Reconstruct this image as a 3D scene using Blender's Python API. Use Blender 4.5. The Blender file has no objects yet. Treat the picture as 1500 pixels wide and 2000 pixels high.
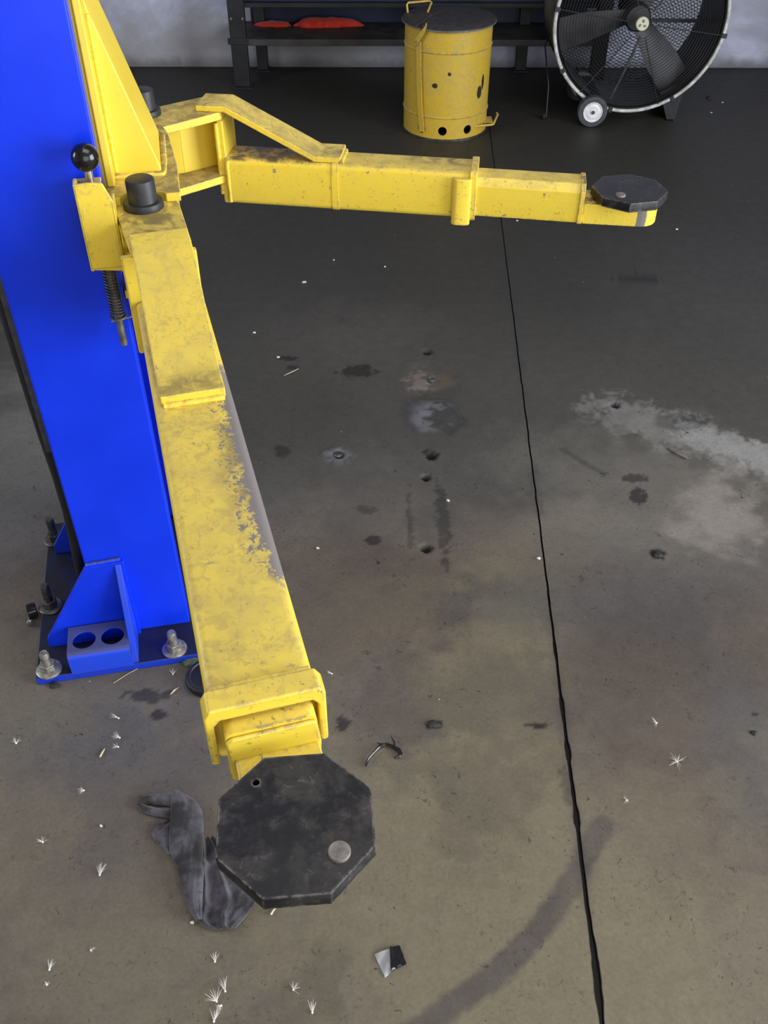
import bpy, bmesh, math, random
import numpy as np
from mathutils import Vector, Matrix

random.seed(7)
SC = bpy.context.scene
COL = SC.collection
R = math.radians

# ------------------------------------------------------------------ camera
F_PX, PITCH, ROLL, CAM_H = 1839.4, 0.7233, 0.002, 1.55
cam_data = bpy.data.cameras.new('camera')
cam_data.sensor_fit = 'HORIZONTAL'
cam_data.sensor_width = 36.0
cam_data.lens = 36.0 * F_PX / 1500.0
cam_data.clip_start = 0.02
cam = bpy.data.objects.new('camera', cam_data)
COL.objects.link(cam)
_f = Vector((0, math.cos(PITCH), -math.sin(PITCH)))
_r0 = Vector((1, 0, 0)); _u0 = _r0.cross(_f)
CR = math.cos(ROLL) * _r0 + math.sin(ROLL) * _u0
CU = -math.sin(ROLL) * _r0 + math.cos(ROLL) * _u0
CF = _f
cam.matrix_world = Matrix(((CR.x, CU.x, -CF.x, 0), (CR.y, CU.y, -CF.y, 0), (CR.z, CU.z, -CF.z, CAM_H), (0, 0, 0, 1)))
SC.camera = cam

# ------------------------------------------------------------------ light
SC.view_settings.view_transform = 'Standard'
SC.view_settings.look = 'None'
SC.view_settings.gamma = 1.0
SC.view_settings.use_curve_mapping = False
SC.view_settings.exposure = 0.05

world = bpy.data.worlds.new('overcast_sky')
SC.world = world
world.use_nodes = True
bg = world.node_tree.nodes['Background']
bg.inputs['Color'].default_value = (0.86, 0.93, 1.0, 1)
bg.inputs['Strength'].default_value = .6

def area(name, loc, rot, sx, sy, energy, color):
    L = bpy.data.lights.new(name, 'AREA'); L.shape = 'RECTANGLE'; L.size, L.size_y = sx, sy
    L.energy = energy; L.color = color
    o = bpy.data.objects.new(name, L); COL.objects.link(o); o.location = loc; o.rotation_euler = rot
    return o
# daylight: one roller door in the right wall (the stronger), one behind the camera; shop lamps under the ceiling of this bay
area('right_door_daylight', (4.15, -.3, 1.6), (R(90), 0, R(90)), 2.8, 2.8, 320, (.90, .95, 1.0))
area('front_door_daylight', (1.9, -3.05, 1.75), (R(90), 0, 0), 4.2, 2.9, 92, (1.0, .98, .95))
area('left_fill_light', (-3.72, 1.6, 1.9), (R(90), 0, R(-90)), 1.8, 1.3, 60, (.95, .97, 1.0))  # added to lift the floor left of the column; window assumed
area('ceiling_lamps', (.7, .6, 3.75), (0, 0, 0), 2.4, 1.6, 48, (1.0, .95, .86))

# ------------------------------------------------------------------ helpers
def on_floor(px, py, z=0.0):
    """where the photographed spot lies on a level surface of height z"""
    d = CF + CR * ((px - 750) / F_PX) - CU * ((py - 1000) / F_PX)
    t = (z - CAM_H) / d.z
    return Vector((d.x * t, d.y * t, z))

class MB:
    def __init__(s): s.v = []; s.f = []
    def add(s, vs, fs):
        o = len(s.v); s.v += [tuple(v) for v in vs]; s.f += [tuple(i + o for i in f) for f in fs]; return s
    def box(s, x0, x1, y0, y1, z0, z1):
        return s.add([(x, y, z) for z in (z0, z1) for y in (y0, y1) for x in (x0, x1)],
                     [(0, 2, 3, 1), (4, 5, 7, 6), (0, 1, 5, 4), (2, 6, 7, 3), (0, 4, 6, 2), (1, 3, 7, 5)])
    def prism(s, poly, w0, w1, m):
        """poly: 2D outline, m(u, v, w) -> xyz"""
        n = len(poly)
        vs = [m(u, v, w0) for u, v in poly] + [m(u, v, w1) for u, v in poly]
        fs = [tuple(range(n))[::-1], tuple(range(n, 2 * n))] + [(i, (i + 1) % n, n + (i + 1) % n, n + i) for i in range(n)]
        return s.add(vs, fs)
    def loft(s, rings, cap=True, closed=True):
        n = len(rings[0]); vs = [p for r in rings for p in r]; fs = []
        for k in range(len(rings) - 1):
            for i in range(n if closed else n - 1):
                j = (i + 1) % n
                fs.append((k * n + i, k * n + j, (k + 1) * n + j, (k + 1) * n + i))
        if cap and closed:
            fs.append(tuple(range(n))[::-1]); fs.append(tuple(range((len(rings) - 1) * n, len(rings) * n)))
        return s.add(vs, fs)
    def lathe(s, prof, n=32, c=(0, 0, 0), axis='z', cap=True):
        rings = []
        for r, h in prof:
            ring = []
            for i in range(n):
                a = 2 * math.pi * i / n; p, q = r * math.cos(a), r * math.sin(a)
                if axis == 'z': ring.append((c[0] + p, c[1] + q, c[2] + h))
                elif axis == 'y': ring.append((c[0] + p, c[1] + h, c[2] + q))
                else: ring.append((c[0] + h, c[1] + p, c[2] + q))
            rings.append(ring)
        return s.loft(rings, cap)
    def cyl(s, c, r, h, n=32, axis='z'): return s.lathe([(r, 0), (r, h)], n, c, axis)
    def tube(s, path, r, n=10, cap=True, flat=1.0):
        path = [Vector(p) for p in path]; rings = []; up = None
        for i, p in enumerate(path):
            t = (path[min(i + 1, len(path) - 1)] - path[max(i - 1, 0)]).normalized()
            if up is None:
                up = Vector((0, 0, 1)) if abs(t.z) < .9 else Vector((0, 1, 0))
            a = t.cross(up).normalized(); b = a.cross(t).normalized(); up = b
            rr = r[i] if isinstance(r, (list, tuple)) else r
            rings.append([p + a * (rr * math.cos(2 * math.pi * k / n)) + b * (rr * flat * math.sin(2 * math.pi * k / n)) for k in range(n)])
        return s.loft(rings, cap)
    def build(s, name, mat, parent=None, bevel=0.0, seg=2, sharp=35, sub=0, kind=None, label=None):
        me = bpy.data.meshes.new(name)
        me.from_pydata(s.v, [], s.f); me.validate(); me.update()
        bm = bmesh.new(); bm.from_mesh(me); bmesh.ops.recalc_face_normals(bm, faces=bm.faces); bm.to_mesh(me); bm.free()
        return link_mesh(name, me, mat, parent, bevel, seg, sharp, sub, kind, label)

def link_mesh(name, me, mat, parent=None, bevel=0.0, seg=2, sharp=35, sub=0, kind=None, label=None):
    if mat: me.materials.clear(); me.materials.append(mat)
    me.polygons.foreach_set('use_smooth', [True] * len(me.polygons))
    me.set_sharp_from_angle(angle=R(sharp))
    o = bpy.data.objects.new(name, me); COL.objects.link(o)
    if parent: o.parent = parent
    if bevel:
        b = o.modifiers.new('bevel', 'BEVEL'); b.width = bevel; b.segments = seg; b.limit_method = 'ANGLE'; b.angle_limit = R(35); b.harden_normals = True
    if sub:
        m = o.modifiers.new('sub', 'SUBSURF'); m.levels = sub; m.render_levels = sub
    if kind: o['kind'] = kind
    if label: o['label'] = label
    return o

def holes(o, cutters):
    """cut real holes: cutters is a list of MB"""
    mb = MB()
    for c in cutters: mb.add(c.v, c.f)
    me = bpy.data.meshes.new('tmp_cut'); me.from_pydata(mb.v, [], mb.f); me.update()
    bm = bmesh.new(); bm.from_mesh(me); bmesh.ops.recalc_face_normals(bm, faces=bm.faces); bm.to_mesh(me); bm.free()
    co = bpy.data.objects.new('tmp_cut', me); COL.objects.link(co); co.matrix_world = o.matrix_world.copy()
    if o.parent: co.parent = o.parent; co.matrix_world = Matrix()
    co.matrix_local = o.matrix_local.copy()
    old = list(o.modifiers)
    saved = [(m.type, m.width, m.segments) for m in old if m.type == 'BEVEL']
    for m in old: o.modifiers.remove(m)
    b = o.modifiers.new('cut', 'BOOLEAN'); b.operation = 'DIFFERENCE'; b.solver = 'EXACT'; b.object = co
    bpy.context.view_layer.update()
    dg = bpy.context.evaluated_depsgraph_get()
    nm = bpy.data.meshes.new_from_object(o.evaluated_get(dg))
    o.modifiers.remove(b)
    o.data = nm
    nm.set_sharp_from_angle(angle=R(35))
    bpy.data.objects.remove(co)
    for t, w, sg in saved:
        m = o.modifiers.new('bevel', 'BEVEL'); m.width = w; m.segments = sg; m.limit_method = 'ANGLE'; m.angle_limit = R(35); m.harden_normals = True
    return o

def tag(o, label, cat, group=None):
    o['label'] = label; o['category'] = cat
    if group: o['group'] = group
    return o

def thing(name, label, cat, loc=(0, 0, 0), rot=0.0, group=None):
    o = bpy.data.objects.new(name, None); COL.objects.link(o)
    o.location = loc; o.rotation_euler = (0, 0, rot); o.empty_display_size = .1
    return tag(o, label, cat, group)

def rrect(w0, w1, h0, h1, r, n=4):
    pts = []
    for cx, cy, a0 in ((w1 - r, h1 - r, 0), (w0 + r, h1 - r, 90), (w0 + r, h0 + r, 180), (w1 - r, h0 + r, 270)):
        for k in range(n + 1):
            a = R(a0 + 90 * k / n); pts.append((cx + r * math.cos(a), cy + r * math.sin(a)))
    return pts

along_x = lambda u, v, w: (w, u, v)      # profile in (y, z), extruded along x
along_y = lambda u, v, w: (u, w, v)
along_z = lambda u, v, w: (u, v, w)

# ------------------------------------------------------------------ materials
class NT:
    def __init__(s, name):
        s.m = bpy.data.materials.new(name); s.m.use_nodes = True
        s.t = s.m.node_tree; s.b = s.t.nodes['Principled BSDF']
        s.tc = s.t.nodes.new('ShaderNodeTexCoord')
    def n(s, typ, **kw):
        nd = s.t.nodes.new(typ)
        for k, v in kw.items(): setattr(nd, k, v)
        return nd
    def l(s, a, b): s.t.links.new(a, b)
    def noise(s, scale, detail=4, rough=.55, vec=None, dist=0.0):
        nd = s.n('ShaderNodeTexNoise'); nd.inputs['Scale'].default_value = scale
        nd.inputs['Detail'].default_value = detail; nd.inputs['Roughness'].default_value = rough
        nd.inputs['Distortion'].default_value = dist
        s.l(vec or s.tc.outputs['Object'], nd.inputs['Vector']); return nd.outputs['Fac']
    def ramp(s, fac, a, b):
        nd = s.n('ShaderNodeMapRange'); nd.interpolation_type = 'SMOOTHSTEP'
        s.l(fac, nd.inputs[0]); nd.inputs[1].default_value = a; nd.inputs[2].default_value = b
        return nd.outputs[0]
    def math(s, op, a, b=None, clamp=False):
        nd = s.n('ShaderNodeMath', operation=op); nd.use_clamp = clamp
        for i, x in enumerate((a, b)):
            if x is None: continue
            if isinstance(x, (int, float)): nd.inputs[i].default_value = x
            else: s.l(x, nd.inputs[i])
        return nd.outputs[0]
    def mix(s, fac, a, b):
        nd = s.n('ShaderNodeMix', data_type='RGBA')
        if isinstance(fac, (int, float)): nd.inputs['Factor'].default_value = fac
        else: s.l(fac, nd.inputs['Factor'])
        for i, x in ((6, a), (7, b)):
            if isinstance(x, tuple): nd.inputs[i].default_value = (*x, 1)
            else: s.l(x, nd.inputs[i])
        return nd.outputs[2]
    def base(s, c):
        if isinstance(c, tuple): s.b.inputs['Base Color'].default_value = (*c, 1)
        else: s.l(c, s.b.inputs['Base Color'])
    def rough(s, r):
        if isinstance(r, (int, float)): s.b.inputs['Roughness'].default_value = r
        else: s.l(r, s.b.inputs['Roughness'])
    def metal(s, v): s.b.inputs['Metallic'].default_value = v
    def spec(s, v): s.b.inputs['Specular IOR Level'].default_value = v
    def bump(s, h, strength=.2, dist=.002):
        nd = s.n('ShaderNodeBump'); nd.inputs['Strength'].default_value = strength; nd.inputs['Distance'].default_value = dist
        s.l(h, nd.inputs['Height']); s.l(nd.outputs[0], s.b.inputs['Normal'])
    def up(s):
        g = s.n('ShaderNodeNewGeometry'); x = s.n('ShaderNodeSeparateXYZ'); s.l(g.outputs['Normal'], x.inputs[0])
        return s.ramp(x.outputs[2], .45, .9)
    def edge(s, r=.004):
        g = s.n('ShaderNodeNewGeometry'); bv = s.n('ShaderNodeBevel'); bv.samples = 4; bv.inputs['Radius'].default_value = r
        d = s.n('ShaderNodeVectorMath', operation='DOT_PRODUCT'); s.l(bv.outputs[0], d.inputs[0]); s.l(g.outputs['Normal'], d.inputs[1])
        return s.ramp(d.outputs['Value'], .985, .86)

def plain(name, col, rough=.5, metal=0.0, var=.25, scale=20, spec=.5, bump=0.0):
    k = NT(name)
    nz = k.noise(scale, 5)
    dark = tuple(c * (1 - var) for c in col); lite = tuple(min(1, c * (1 + var)) for c in col)
    k.base(k.mix(k.ramp(nz, .3, .7), dark, lite)); k.rough(rough); k.metal(metal); k.spec(spec)
    if bump: k.bump(nz, bump, .002)
    return k.m

def yellow_paint(name, grime=.6, chips=.5, top=.75, scuff=None, grease=None, col=(.84, .62, .055), seed=0.0, side=.16, spots=None):
    k = NT(name)
    mp = k.n('ShaderNodeMapping'); mp.inputs['Location'].default_value = (seed, seed * .7, seed * .3); k.l(k.tc.outputs['Object'], mp.inputs[0])
    V = mp.outputs[0]
    big = k.noise(11, 9, .62, V, .6); med = k.noise(38, 7, .6, V, .4); fine = k.noise(170, 5, .6, V)
    up = k.up()
    # dusty grime that settled on the faces that look up
    g1 = k.ramp(big, .36, .66); g2 = k.ramp(med, .42, .70)
    pat = k.math('ADD', k.math('MULTIPLY', g1, .62), k.math('MULTIPLY', g2, .38))
    amt = k.math('ADD', side, k.math('MULTIPLY', up, top))
    gf = k.math('MULTIPLY', k.math('MULTIPLY', pat, amt), grime * 1.35, True)
    base = k.mix(k.ramp(big, .3, .7), tuple(c * .95 for c in col), col)
    film = k.math('MULTIPLY', up, .50 * grime)
    c = k.mix(film, base, (.66, .52, .15))
    g3 = k.ramp(k.noise(62, 6, .68, V, 1.3), .50, .60)
    c = k.mix(k.math('MULTIPLY', gf, .72), c, (.37, .28, .105))
    c = k.mix(k.math('MULTIPLY', k.math('MULTIPLY', g3, k.math('ADD', side * .75, k.math('MULTIPLY', up, .55))), .70 * grime), c, (.34, .255, .10))
    gr = k.math('MULTIPLY', k.math('MULTIPLY', k.ramp(k.noise(17, 8, .72, V, 1.2), .59, .70), k.math('ADD', side * .75, k.math('MULTIPLY', up, .5))), grime)
    c = k.mix(gr, c, (.13, .095, .05))
    sp = k.math('MULTIPLY', k.ramp(fine, .60, .66), k.ramp(med, .44, .56))
    c = k.mix(k.math('MULTIPLY', sp, .7 * chips), c, (.11, .08, .05))
    ch = k.ramp(k.noise(33, 6, .65, V, .3), .685 - .03 * chips, .70 - .03 * chips)
    e = k.edge(.006)
    ed = k.math('MULTIPLY', e, k.ramp(k.noise(38, 7, .72, V), .53 - .03 * chips, .56 - .03 * chips))
    bare = k.math('MAXIMUM', k.math('MULTIPLY', ch, chips), k.math('MULTIPLY', ed, min(1, chips * 2.0)), True)
    sx = k.n('ShaderNodeSeparateXYZ'); k.l(k.tc.outputs['Object'], sx.inputs[0])
    if grease:                                            # oily black rub mark, a stain with its own outline
        for (x0, x1, y0, y1, s) in grease:
            a = k.math('MULTIPLY', k.ramp(sx.outputs[0], x0 - .02, x0 + .02), k.ramp(sx.outputs[0], x1 + .02, x1 - .02))
            b = k.math('MULTIPLY', k.ramp(sx.outputs[1], y0 - .02, y0 + .02), k.ramp(sx.outputs[1], y1 + .02, y1 - .02))
            f = k.math('MULTIPLY', k.math('MULTIPLY', a, b), k.ramp(k.noise(26, 7, .65, V, .8), .40, .60))
            c = k.mix(k.math('MULTIPLY', k.math('MULTIPLY', f, up), s), c, (.10, .075, .045))
    if scuff:                                             # paint rubbed down to the steel
        for (x0, x1, y0, y1, soft, xs, sp_) in scuff:
            nz = k.math('SUBTRACT', k.noise(85, 9, .8, V), .5)
            w = k.math('ADD', sx.outputs[1], k.math('MULTIPLY', nz, soft))
            xx = k.math('ADD', sx.outputs[0], k.math('MULTIPLY', nz, xs * 2))
            a = k.math('MULTIPLY', k.ramp(xx, x0 - xs, x0 + xs), k.ramp(xx, x1 + xs, x1 - xs))
            b = k.math('MULTIPLY', k.ramp(w, y0 - .003, y0 + .003), k.ramp(w, y1 + .003, y1 - .003))
            f = k.ramp(k.math('MULTIPLY', a, b), .35, .6)
            if sp_: f = k.math('MULTIPLY', f, k.ramp(k.noise(120, 7, .75, V, .6), .53, .57))
            bare = k.math('MAXIMUM', bare, f)
    for (x, y, z, rx, rz) in spots or []:                 # knocked-off enamel, dark steel below
        sc_ = k.n('ShaderNodeVectorMath', operation='SUBTRACT'); k.l(k.tc.outputs['Object'], sc_.inputs[0]); sc_.inputs[1].default_value = (x, y, z)
        s2 = k.n('ShaderNodeVectorMath', operation='DIVIDE'); k.l(sc_.outputs[0], s2.inputs[0]); s2.inputs[1].default_value = (rx, rx, rz)
        ln = k.n('ShaderNodeVectorMath', operation='LENGTH'); k.l(s2.outputs[0], ln.inputs[0])
        d_ = k.math('ADD', ln.outputs['Value'], k.math('MULTIPLY', k.math('SUBTRACT', k.noise(28, 6, .6, V), .5), 1.4))
        c = k.mix(k.ramp(d_, 1.05, .95), c, (.030, .027, .022))
    c = k.mix(bare, c, (.185, .165, .160))
    k.base(c)
    k.rough(k.math('ADD', .38, k.math('MULTIPLY', k.math('MAXIMUM', gf, bare), .3)))
    k.spec(.45)
    k.bump(k.math('ADD', k.math('MULTIPLY', med, .5), k.math('MULTIPLY', bare, -.8)), .18, .0015)
    return k.m

def blue_paint():
    k = NT('blue_gloss_paint')
    nz = k.noise(7, 6); sc = k.noise(60, 6, .7, None, 1.5)
    c = k.mix(k.ramp(nz, .3, .7), (.004, .034, .70), (.006, .042, .78))
    mark = k.math('MULTIPLY', k.ramp(sc, .70, .74), .35)
    c = k.mix(mark, c, (.10, .14, .55))
    e = k.math('MULTIPLY', k.edge(.004), k.ramp(k.noise(30, 6, .7), .52, .64))
    c = k.mix(k.math('MULTIPLY', e, .6), c, (.09, .12, .38))
    k.base(c); k.rough(.32); k.spec(.34); k.bump(k.noise(240, 3), .05, .001)
    return k.m

def grimy_blue():
    """base plate: blue with an oily black film on top"""
    k = NT('oily_blue_paint')
    up = k.up(); nz = k.noise(22, 7, .65)
    f = k.math('MULTIPLY', up, k.math('ADD', .93, k.math('MULTIPLY', k.ramp(nz, .4, .6), .07)), True)
    e = k.math('MULTIPLY', k.ramp(k.noise(40, 6, .7), .60, .66), .8)
    c = k.mix(k.math('MAXIMUM', f, e), (.008, .040, .52), (.010, .010, .012))
    k.base(c); k.rough(.45)
    return k.m

def worn_blue():
    k = NT('worn_blue_paint')
    up = k.up(); nz = k.noise(30, 7, .65)
    f = k.math('MULTIPLY', up, .85)
    f = k.math('MAXIMUM', f, k.math('MULTIPLY', k.edge(.006), k.ramp(nz, .42, .6)))
    f = k.math('MAXIMUM', f, k.math('MULTIPLY', k.ramp(nz, .60, .68), .6))
    c = k.mix(f, (.012, .06, .68), (.062, .062, .085))
    k.base(c); k.rough(.45); k.bump(nz, .15, .001)
    return k.m

def pad_steel():
    k = NT('oily_pad_steel')
    a = k.noise(30, 9, .7, None, .2); b = k.noise(110, 6, .72, None, .5); d = k.noise(14, 3, .5)
    c = k.mix(k.ramp(a, .44, .64), (.011, .011, .012), (.042, .039, .037))
    c = k.mix(k.math('MULTIPLY', k.ramp(d, .42, .62), .4), c, (.020, .020, .021))
    c = k.mix(k.math('MULTIPLY', k.math('MULTIPLY', k.ramp(b, .54, .66), k.ramp(a, .46, .6)), .6), c, (.105, .095, .088))
    e = k.math('MULTIPLY', k.edge(.0035), k.ramp(b, .38, .58))
    c = k.mix(k.math('MULTIPLY', e, .75), c, (.30, .28, .27))
    k.base(c); k.rough(k.math('ADD', .36, k.math('MULTIPLY', k.ramp(a, .4, .7), .2))); k.metal(.25)
    k.bump(k.math('ADD', a, k.math('MULTIPLY', b, .4)), .25, .001)
    return k.m

def concrete():
    k = NT('oil_stained_concrete')
    at = k.n('ShaderNodeAttribute'); at.attribute_name = 'tone'
    V = k.tc.outputs['Object']
    mo = k.noise(26, 8, .66, V, .5); fi = k.noise(130, 6, .65, V); sm = k.noise(60, 8, .7, V, 1.4)
    c = k.mix(k.math('MULTIPLY', k.ramp(mo, .25, .75), .16), at.outputs['Color'], (0, 0, 0))
    zone = k.ramp(k.noise(6, 5, .6, V), .40, .58)
    c = k.mix(k.math('MULTIPLY', k.math('MULTIPLY', k.ramp(sm, .57, .66), zone), .50), c, (.022, .019, .016))
    gr = k.math('MULTIPLY', k.math('SUBTRACT', fi, .5), .55)
    hs = k.n('ShaderNodeHueSaturation'); k.l(c, hs.inputs['Color']); k.l(k.math('ADD', 1.0, gr), hs.inputs['Value'])
    c = hs.outputs[0]
    # grit, scratches and paint flecks
    g1 = k.noise(105, 3, .55, V, .8); g2 = k.noise(48, 3, .5, V, 1.5)
    spk = k.math('MAXIMUM', k.ramp(g1, .685, .72), k.ramp(g2, .71, .735))
    c = k.mix(k.math('MULTIPLY', k.math('MULTIPLY', spk, k.math('ADD', .35, k.math('MULTIPLY', zone, .65))), .75), c, (.016, .014, .012))
    mp = k.n('ShaderNodeMapping'); mp.inputs['Scale'].default_value = (3, 26, 3); mp.inputs['Rotation'].default_value = (0, 0, .5); k.l(V, mp.inputs[0])
    scr = k.ramp(k.noise(5, 5, .7, mp.outputs[0], .4), .66, .74)
    c = k.mix(k.math('MULTIPLY', k.math('MULTIPLY', scr, zone), .30), c, (.20, .19, .175))
    vo = k.n('ShaderNodeTexVoronoi'); vo.inputs['Scale'].default_value = 22; k.l(V, vo.inputs['Vector'])
    vs = k.n('ShaderNodeSeparateColor'); k.l(vo.outputs['Color'], vs.inputs[0])
    c = k.mix(k.math('MULTIPLY', k.math('MULTIPLY', k.ramp(vo.outputs['Distance'], .05, .03), k.ramp(vs.outputs[1], .90, .92)), .8), c, (.50, .48, .45))
    k.base(c)
    lum = k.n('ShaderNodeRGBToBW'); k.l(at.outputs['Color'], lum.inputs[0])
    k.rough(k.math('ADD', k.math('ADD', .50, k.math('MULTIPLY', k.ramp(lum.outputs[0], .03, .2), .12)), k.math('MULTIPLY', mo, .12)))
    k.spec(.26)
    k.bump(k.math('ADD', k.math('MULTIPLY', fi, .35), k.math('MULTIPLY', mo, .6)), .22, .0015)
    return k.m

def plaster():
    k = NT('stained_plaster')
    V = k.tc.outputs['Object']
    a = k.noise(1.6, 7, .6, V, .8); b = k.noise(4.5, 8, .65, V, 1.0); f = k.noise(60, 4, .6, V)
    c = k.mix(k.ramp(a, .38, .62), (.36, .365, .44), (.56, .58, .74))  # blue of the cool door daylight is mixed into the plaster colour
    # tide mark of damp at the foot of the wall, a stain with its own edge
    sx = k.n('ShaderNodeSeparateXYZ'); k.l(V, sx.inputs[0])
    hgt = k.math('ADD', sx.outputs[2], k.math('MULTIPLY', k.math('SUBTRACT', k.noise(2.2, 6, .65, V, .4), .5), .9))
    ss = k.math('MULTIPLY', k.ramp(hgt, .34, .10), k.ramp(sx.outputs[0], .7, .2))
    c = k.mix(k.math('MULTIPLY', ss, .62), c, (.26, .245, .215))
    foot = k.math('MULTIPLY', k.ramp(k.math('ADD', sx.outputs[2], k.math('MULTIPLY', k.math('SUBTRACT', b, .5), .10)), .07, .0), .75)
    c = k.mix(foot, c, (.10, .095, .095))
    c = k.mix(k.math('MULTIPLY', k.ramp(b, .60, .70), .25), c, (.25, .24, .23))
    k.base(c); k.rough(.75); k.bump(k.math('ADD', b, k.math('MULTIPLY', f, .3)), .25, .006)
    return k.m

def cloth(name, ca, cb):
    k = NT(name)
    a = k.noise(22, 6, .6); f = k.noise(900, 3, .6); sp = k.noise(120, 4, .6)
    c = k.mix(k.ramp(a, .38, .64), ca, cb)
    c = k.mix(k.math('MULTIPLY', k.ramp(sp, .62, .70), .5), c, tuple(x * .35 for x in ca))
    k.base(c); k.rough(.95); k.spec(.1)
    k.b.inputs['Sheen Weight'].default_value = .25
    k.bump(k.math('ADD', f, k.math('MULTIPLY', sp, .5)), .5, .0012)
    return k.m

def clear_film():
    k = NT('dusty_clear_film')
    k.base((.42, .42, .44)); k.rough(.28)
    k.b.inputs['Alpha'].default_value = .62
    return k.m

M = {}
M['floor'] = concrete()
M['wall'] = plaster()
M['ceil'] = plain('ceiling_paint', (.20, .20, .21), .8, scale=2)
M['side'] = plain('side_wall_paint', (.34, .34, .37), .8, scale=2)
M['blue'] = blue_paint(); M['blue_oily'] = grimy_blue(); M['blue_worn'] = worn_blue()
M['yel_clean'] = yellow_paint('yellow_paint_clean', .30, .12, .7, seed=2.3)
M['yel'] = yellow_paint('yellow_paint_grimy', .62, .45, .75, seed=5.1)
M['yel_top'] = yellow_paint('yellow_paint_greasy', .75, .4, .8, grease=[(-.08, .10, -.08, .09, .65), (.362, .41, -.05, .08, .45)], seed=1.2)
M['yel_strap'] = yellow_paint('yellow_paint_strap', .52, .5, .7, grease=[(.362, .41, -.05, .08, .6)], seed=11.2)
M['yel_shelf'] = yellow_paint('yellow_paint_shelf', 1.0, .5, 1.0, grease=[(.30, .45, .05, .5, .6), (.0, .12, -.07, .13, .45)], seed=8.2)
M['yel_tube'] = yellow_paint('yellow_paint_rubbed', .75, .5, .8, scuff=[(.33, .74, .0465, .2, .07, .05, 0), (.40, .72, .026, .2, .09, .06, 1)], grease=[(.44, .62, .028, .06, .55)], seed=3.7)
M['yel_far'] = yellow_paint('yellow_paint_worn', .80, .8, .85, grease=[(.13, .30, -.02, .14, .95), (.48, .60, .06, .16, .7)], seed=6.4)
M['yel_end'] = yellow_paint('yellow_paint_chipped', .75, .9, .8, scuff=[(.905, .922, -.02, .2, .02, .004, 0)], grease=[(.78, .95, -.02, .12, .9)], seed=9.9)
M['yel_end2'] = yellow_paint('yellow_paint_end', .55, .9, .6, grease=[(.93, 1.05, -.06, .08, .8)], seed=4.4)
M['can'] = yellow_paint('yellow_can_enamel', .85, .5, .5, col=(.64, .42, .030), seed=7.7, side=.55, spots=[(.137, -.132, .195, .014, .026), (.152, -.114, .235, .009, .028), (.0, -.19, .285, .007, .007), (-.06, -.18, .235, .012, .010)])
M['lid'] = plain('greasy_lid_steel', (.030, .028, .026), .55, .1, .35, 30)
M['pin'] = plain('black_pin_paint', (.020, .020, .024), .5, 0, .3, 60)
M['pad'] = pad_steel()
M['steel'] = plain('zinc_steel', (.42, .40, .37), .34, .9, .35, 60)
M['steel_dk'] = plain('dark_steel', (.13, .125, .115), .4, .8, .4, 50)
M['bolt'] = plain('dull_zinc_bolt', (.36, .34, .31), .42, .75, .4, 80)
M['ball'] = plain('black_phenolic', (.008, .008, .009), .16, 0, .1, 5)
M['hose'] = plain('black_rubber_hose', (.008, .008, .009), .5, 0, .3, 40)
M['strip'] = plain('grey_channel', (.055, .055, .060), .5, .2, .3, 40)
M['bench'] = plain('black_bench_steel', (.014, .014, .016), .5, .1, .4, 8)
M['bench_shelf'] = plain('grimy_shelf_steel', (.035, .034, .034), .55, .1, .4, 9)
M['navy'] = plain('navy_cabinet_paint', (.012, .018, .050), .4, 0, .3, 5)
M['red'] = cloth('red_shop_cloth', (.50, .028, .018), (.62, .05, .03))
M['fan'] = plain('black_fan_paint', (.020, .020, .022), .45, .1, .3, 12)
M['drum'] = plain('dusty_fan_drum', (.115, .105, .080), .5, .1, .3, 6)
M['blade'] = plain('dusty_fan_blade', (.055, .053, .058), .5, .0, .25, 14)
M['rim'] = plain('worn_white_rim', (.52, .51, .49), .6, .0, .35, 30)
M['wheelhub'] = plain('white_wheel_hub', (.74, .73, .74), .5, .0, .15, 30)
M['rust'] = plain('rusty_hub_edge', (.32, .17, .08), .7, .2, .4, 60)
M['tyre'] = plain('grey_rubber_tyre', (.055, .055, .062), .65, 0, .2, 40)
M['badge'] = plain('cream_badge', (.62, .62, .42), .45, 0, .08, 30)
M['badge_ink'] = plain('grey_badge_ink', (.16, .16, .19), .5, 0, .1, 30)
M['rag'] = cloth('grey_shop_rag', (.030, .028, .028), (.105, .099, .115))
M['plastic'] = plain('glossy_black_plastic', (.010, .010, .011), .2, 0, .2, 60)
M['film'] = clear_film()
M['dirt'] = plain('caked_black_dirt', (.022, .021, .020), .8, 0, .4, 80, bump=.5)
M['seed'] = plain('white_seed_fluff', (.80, .77, .70), .8, 0, .05, 40)
M['chip'] = plain('white_paint_chip', (.72, .70, .64), .7, 0, .1, 40)
M['straw'] = plain('pale_straw', (.55, .47, .32), .7, 0, .2, 60)
M['sliver'] = plain('weathered_wood', (.15, .135, .115), .8, 0, .3, 60)
M['leaf'] = plain('green_grey_leaf', (.10, .14, .085), .6, 0, .3, 60)
M['hole'] = plain('dark_hole_inside', (.010, .010, .010), .9, 0, .2, 30)
M['weld'] = plain('painted_weld_bead', (.56, .42, .08), .55, 0, .4, 120, bump=.5)
M['rivet'] = plain('worn_rivet_head', (.19, .175, .16), .5, .35, .3, 120)

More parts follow.
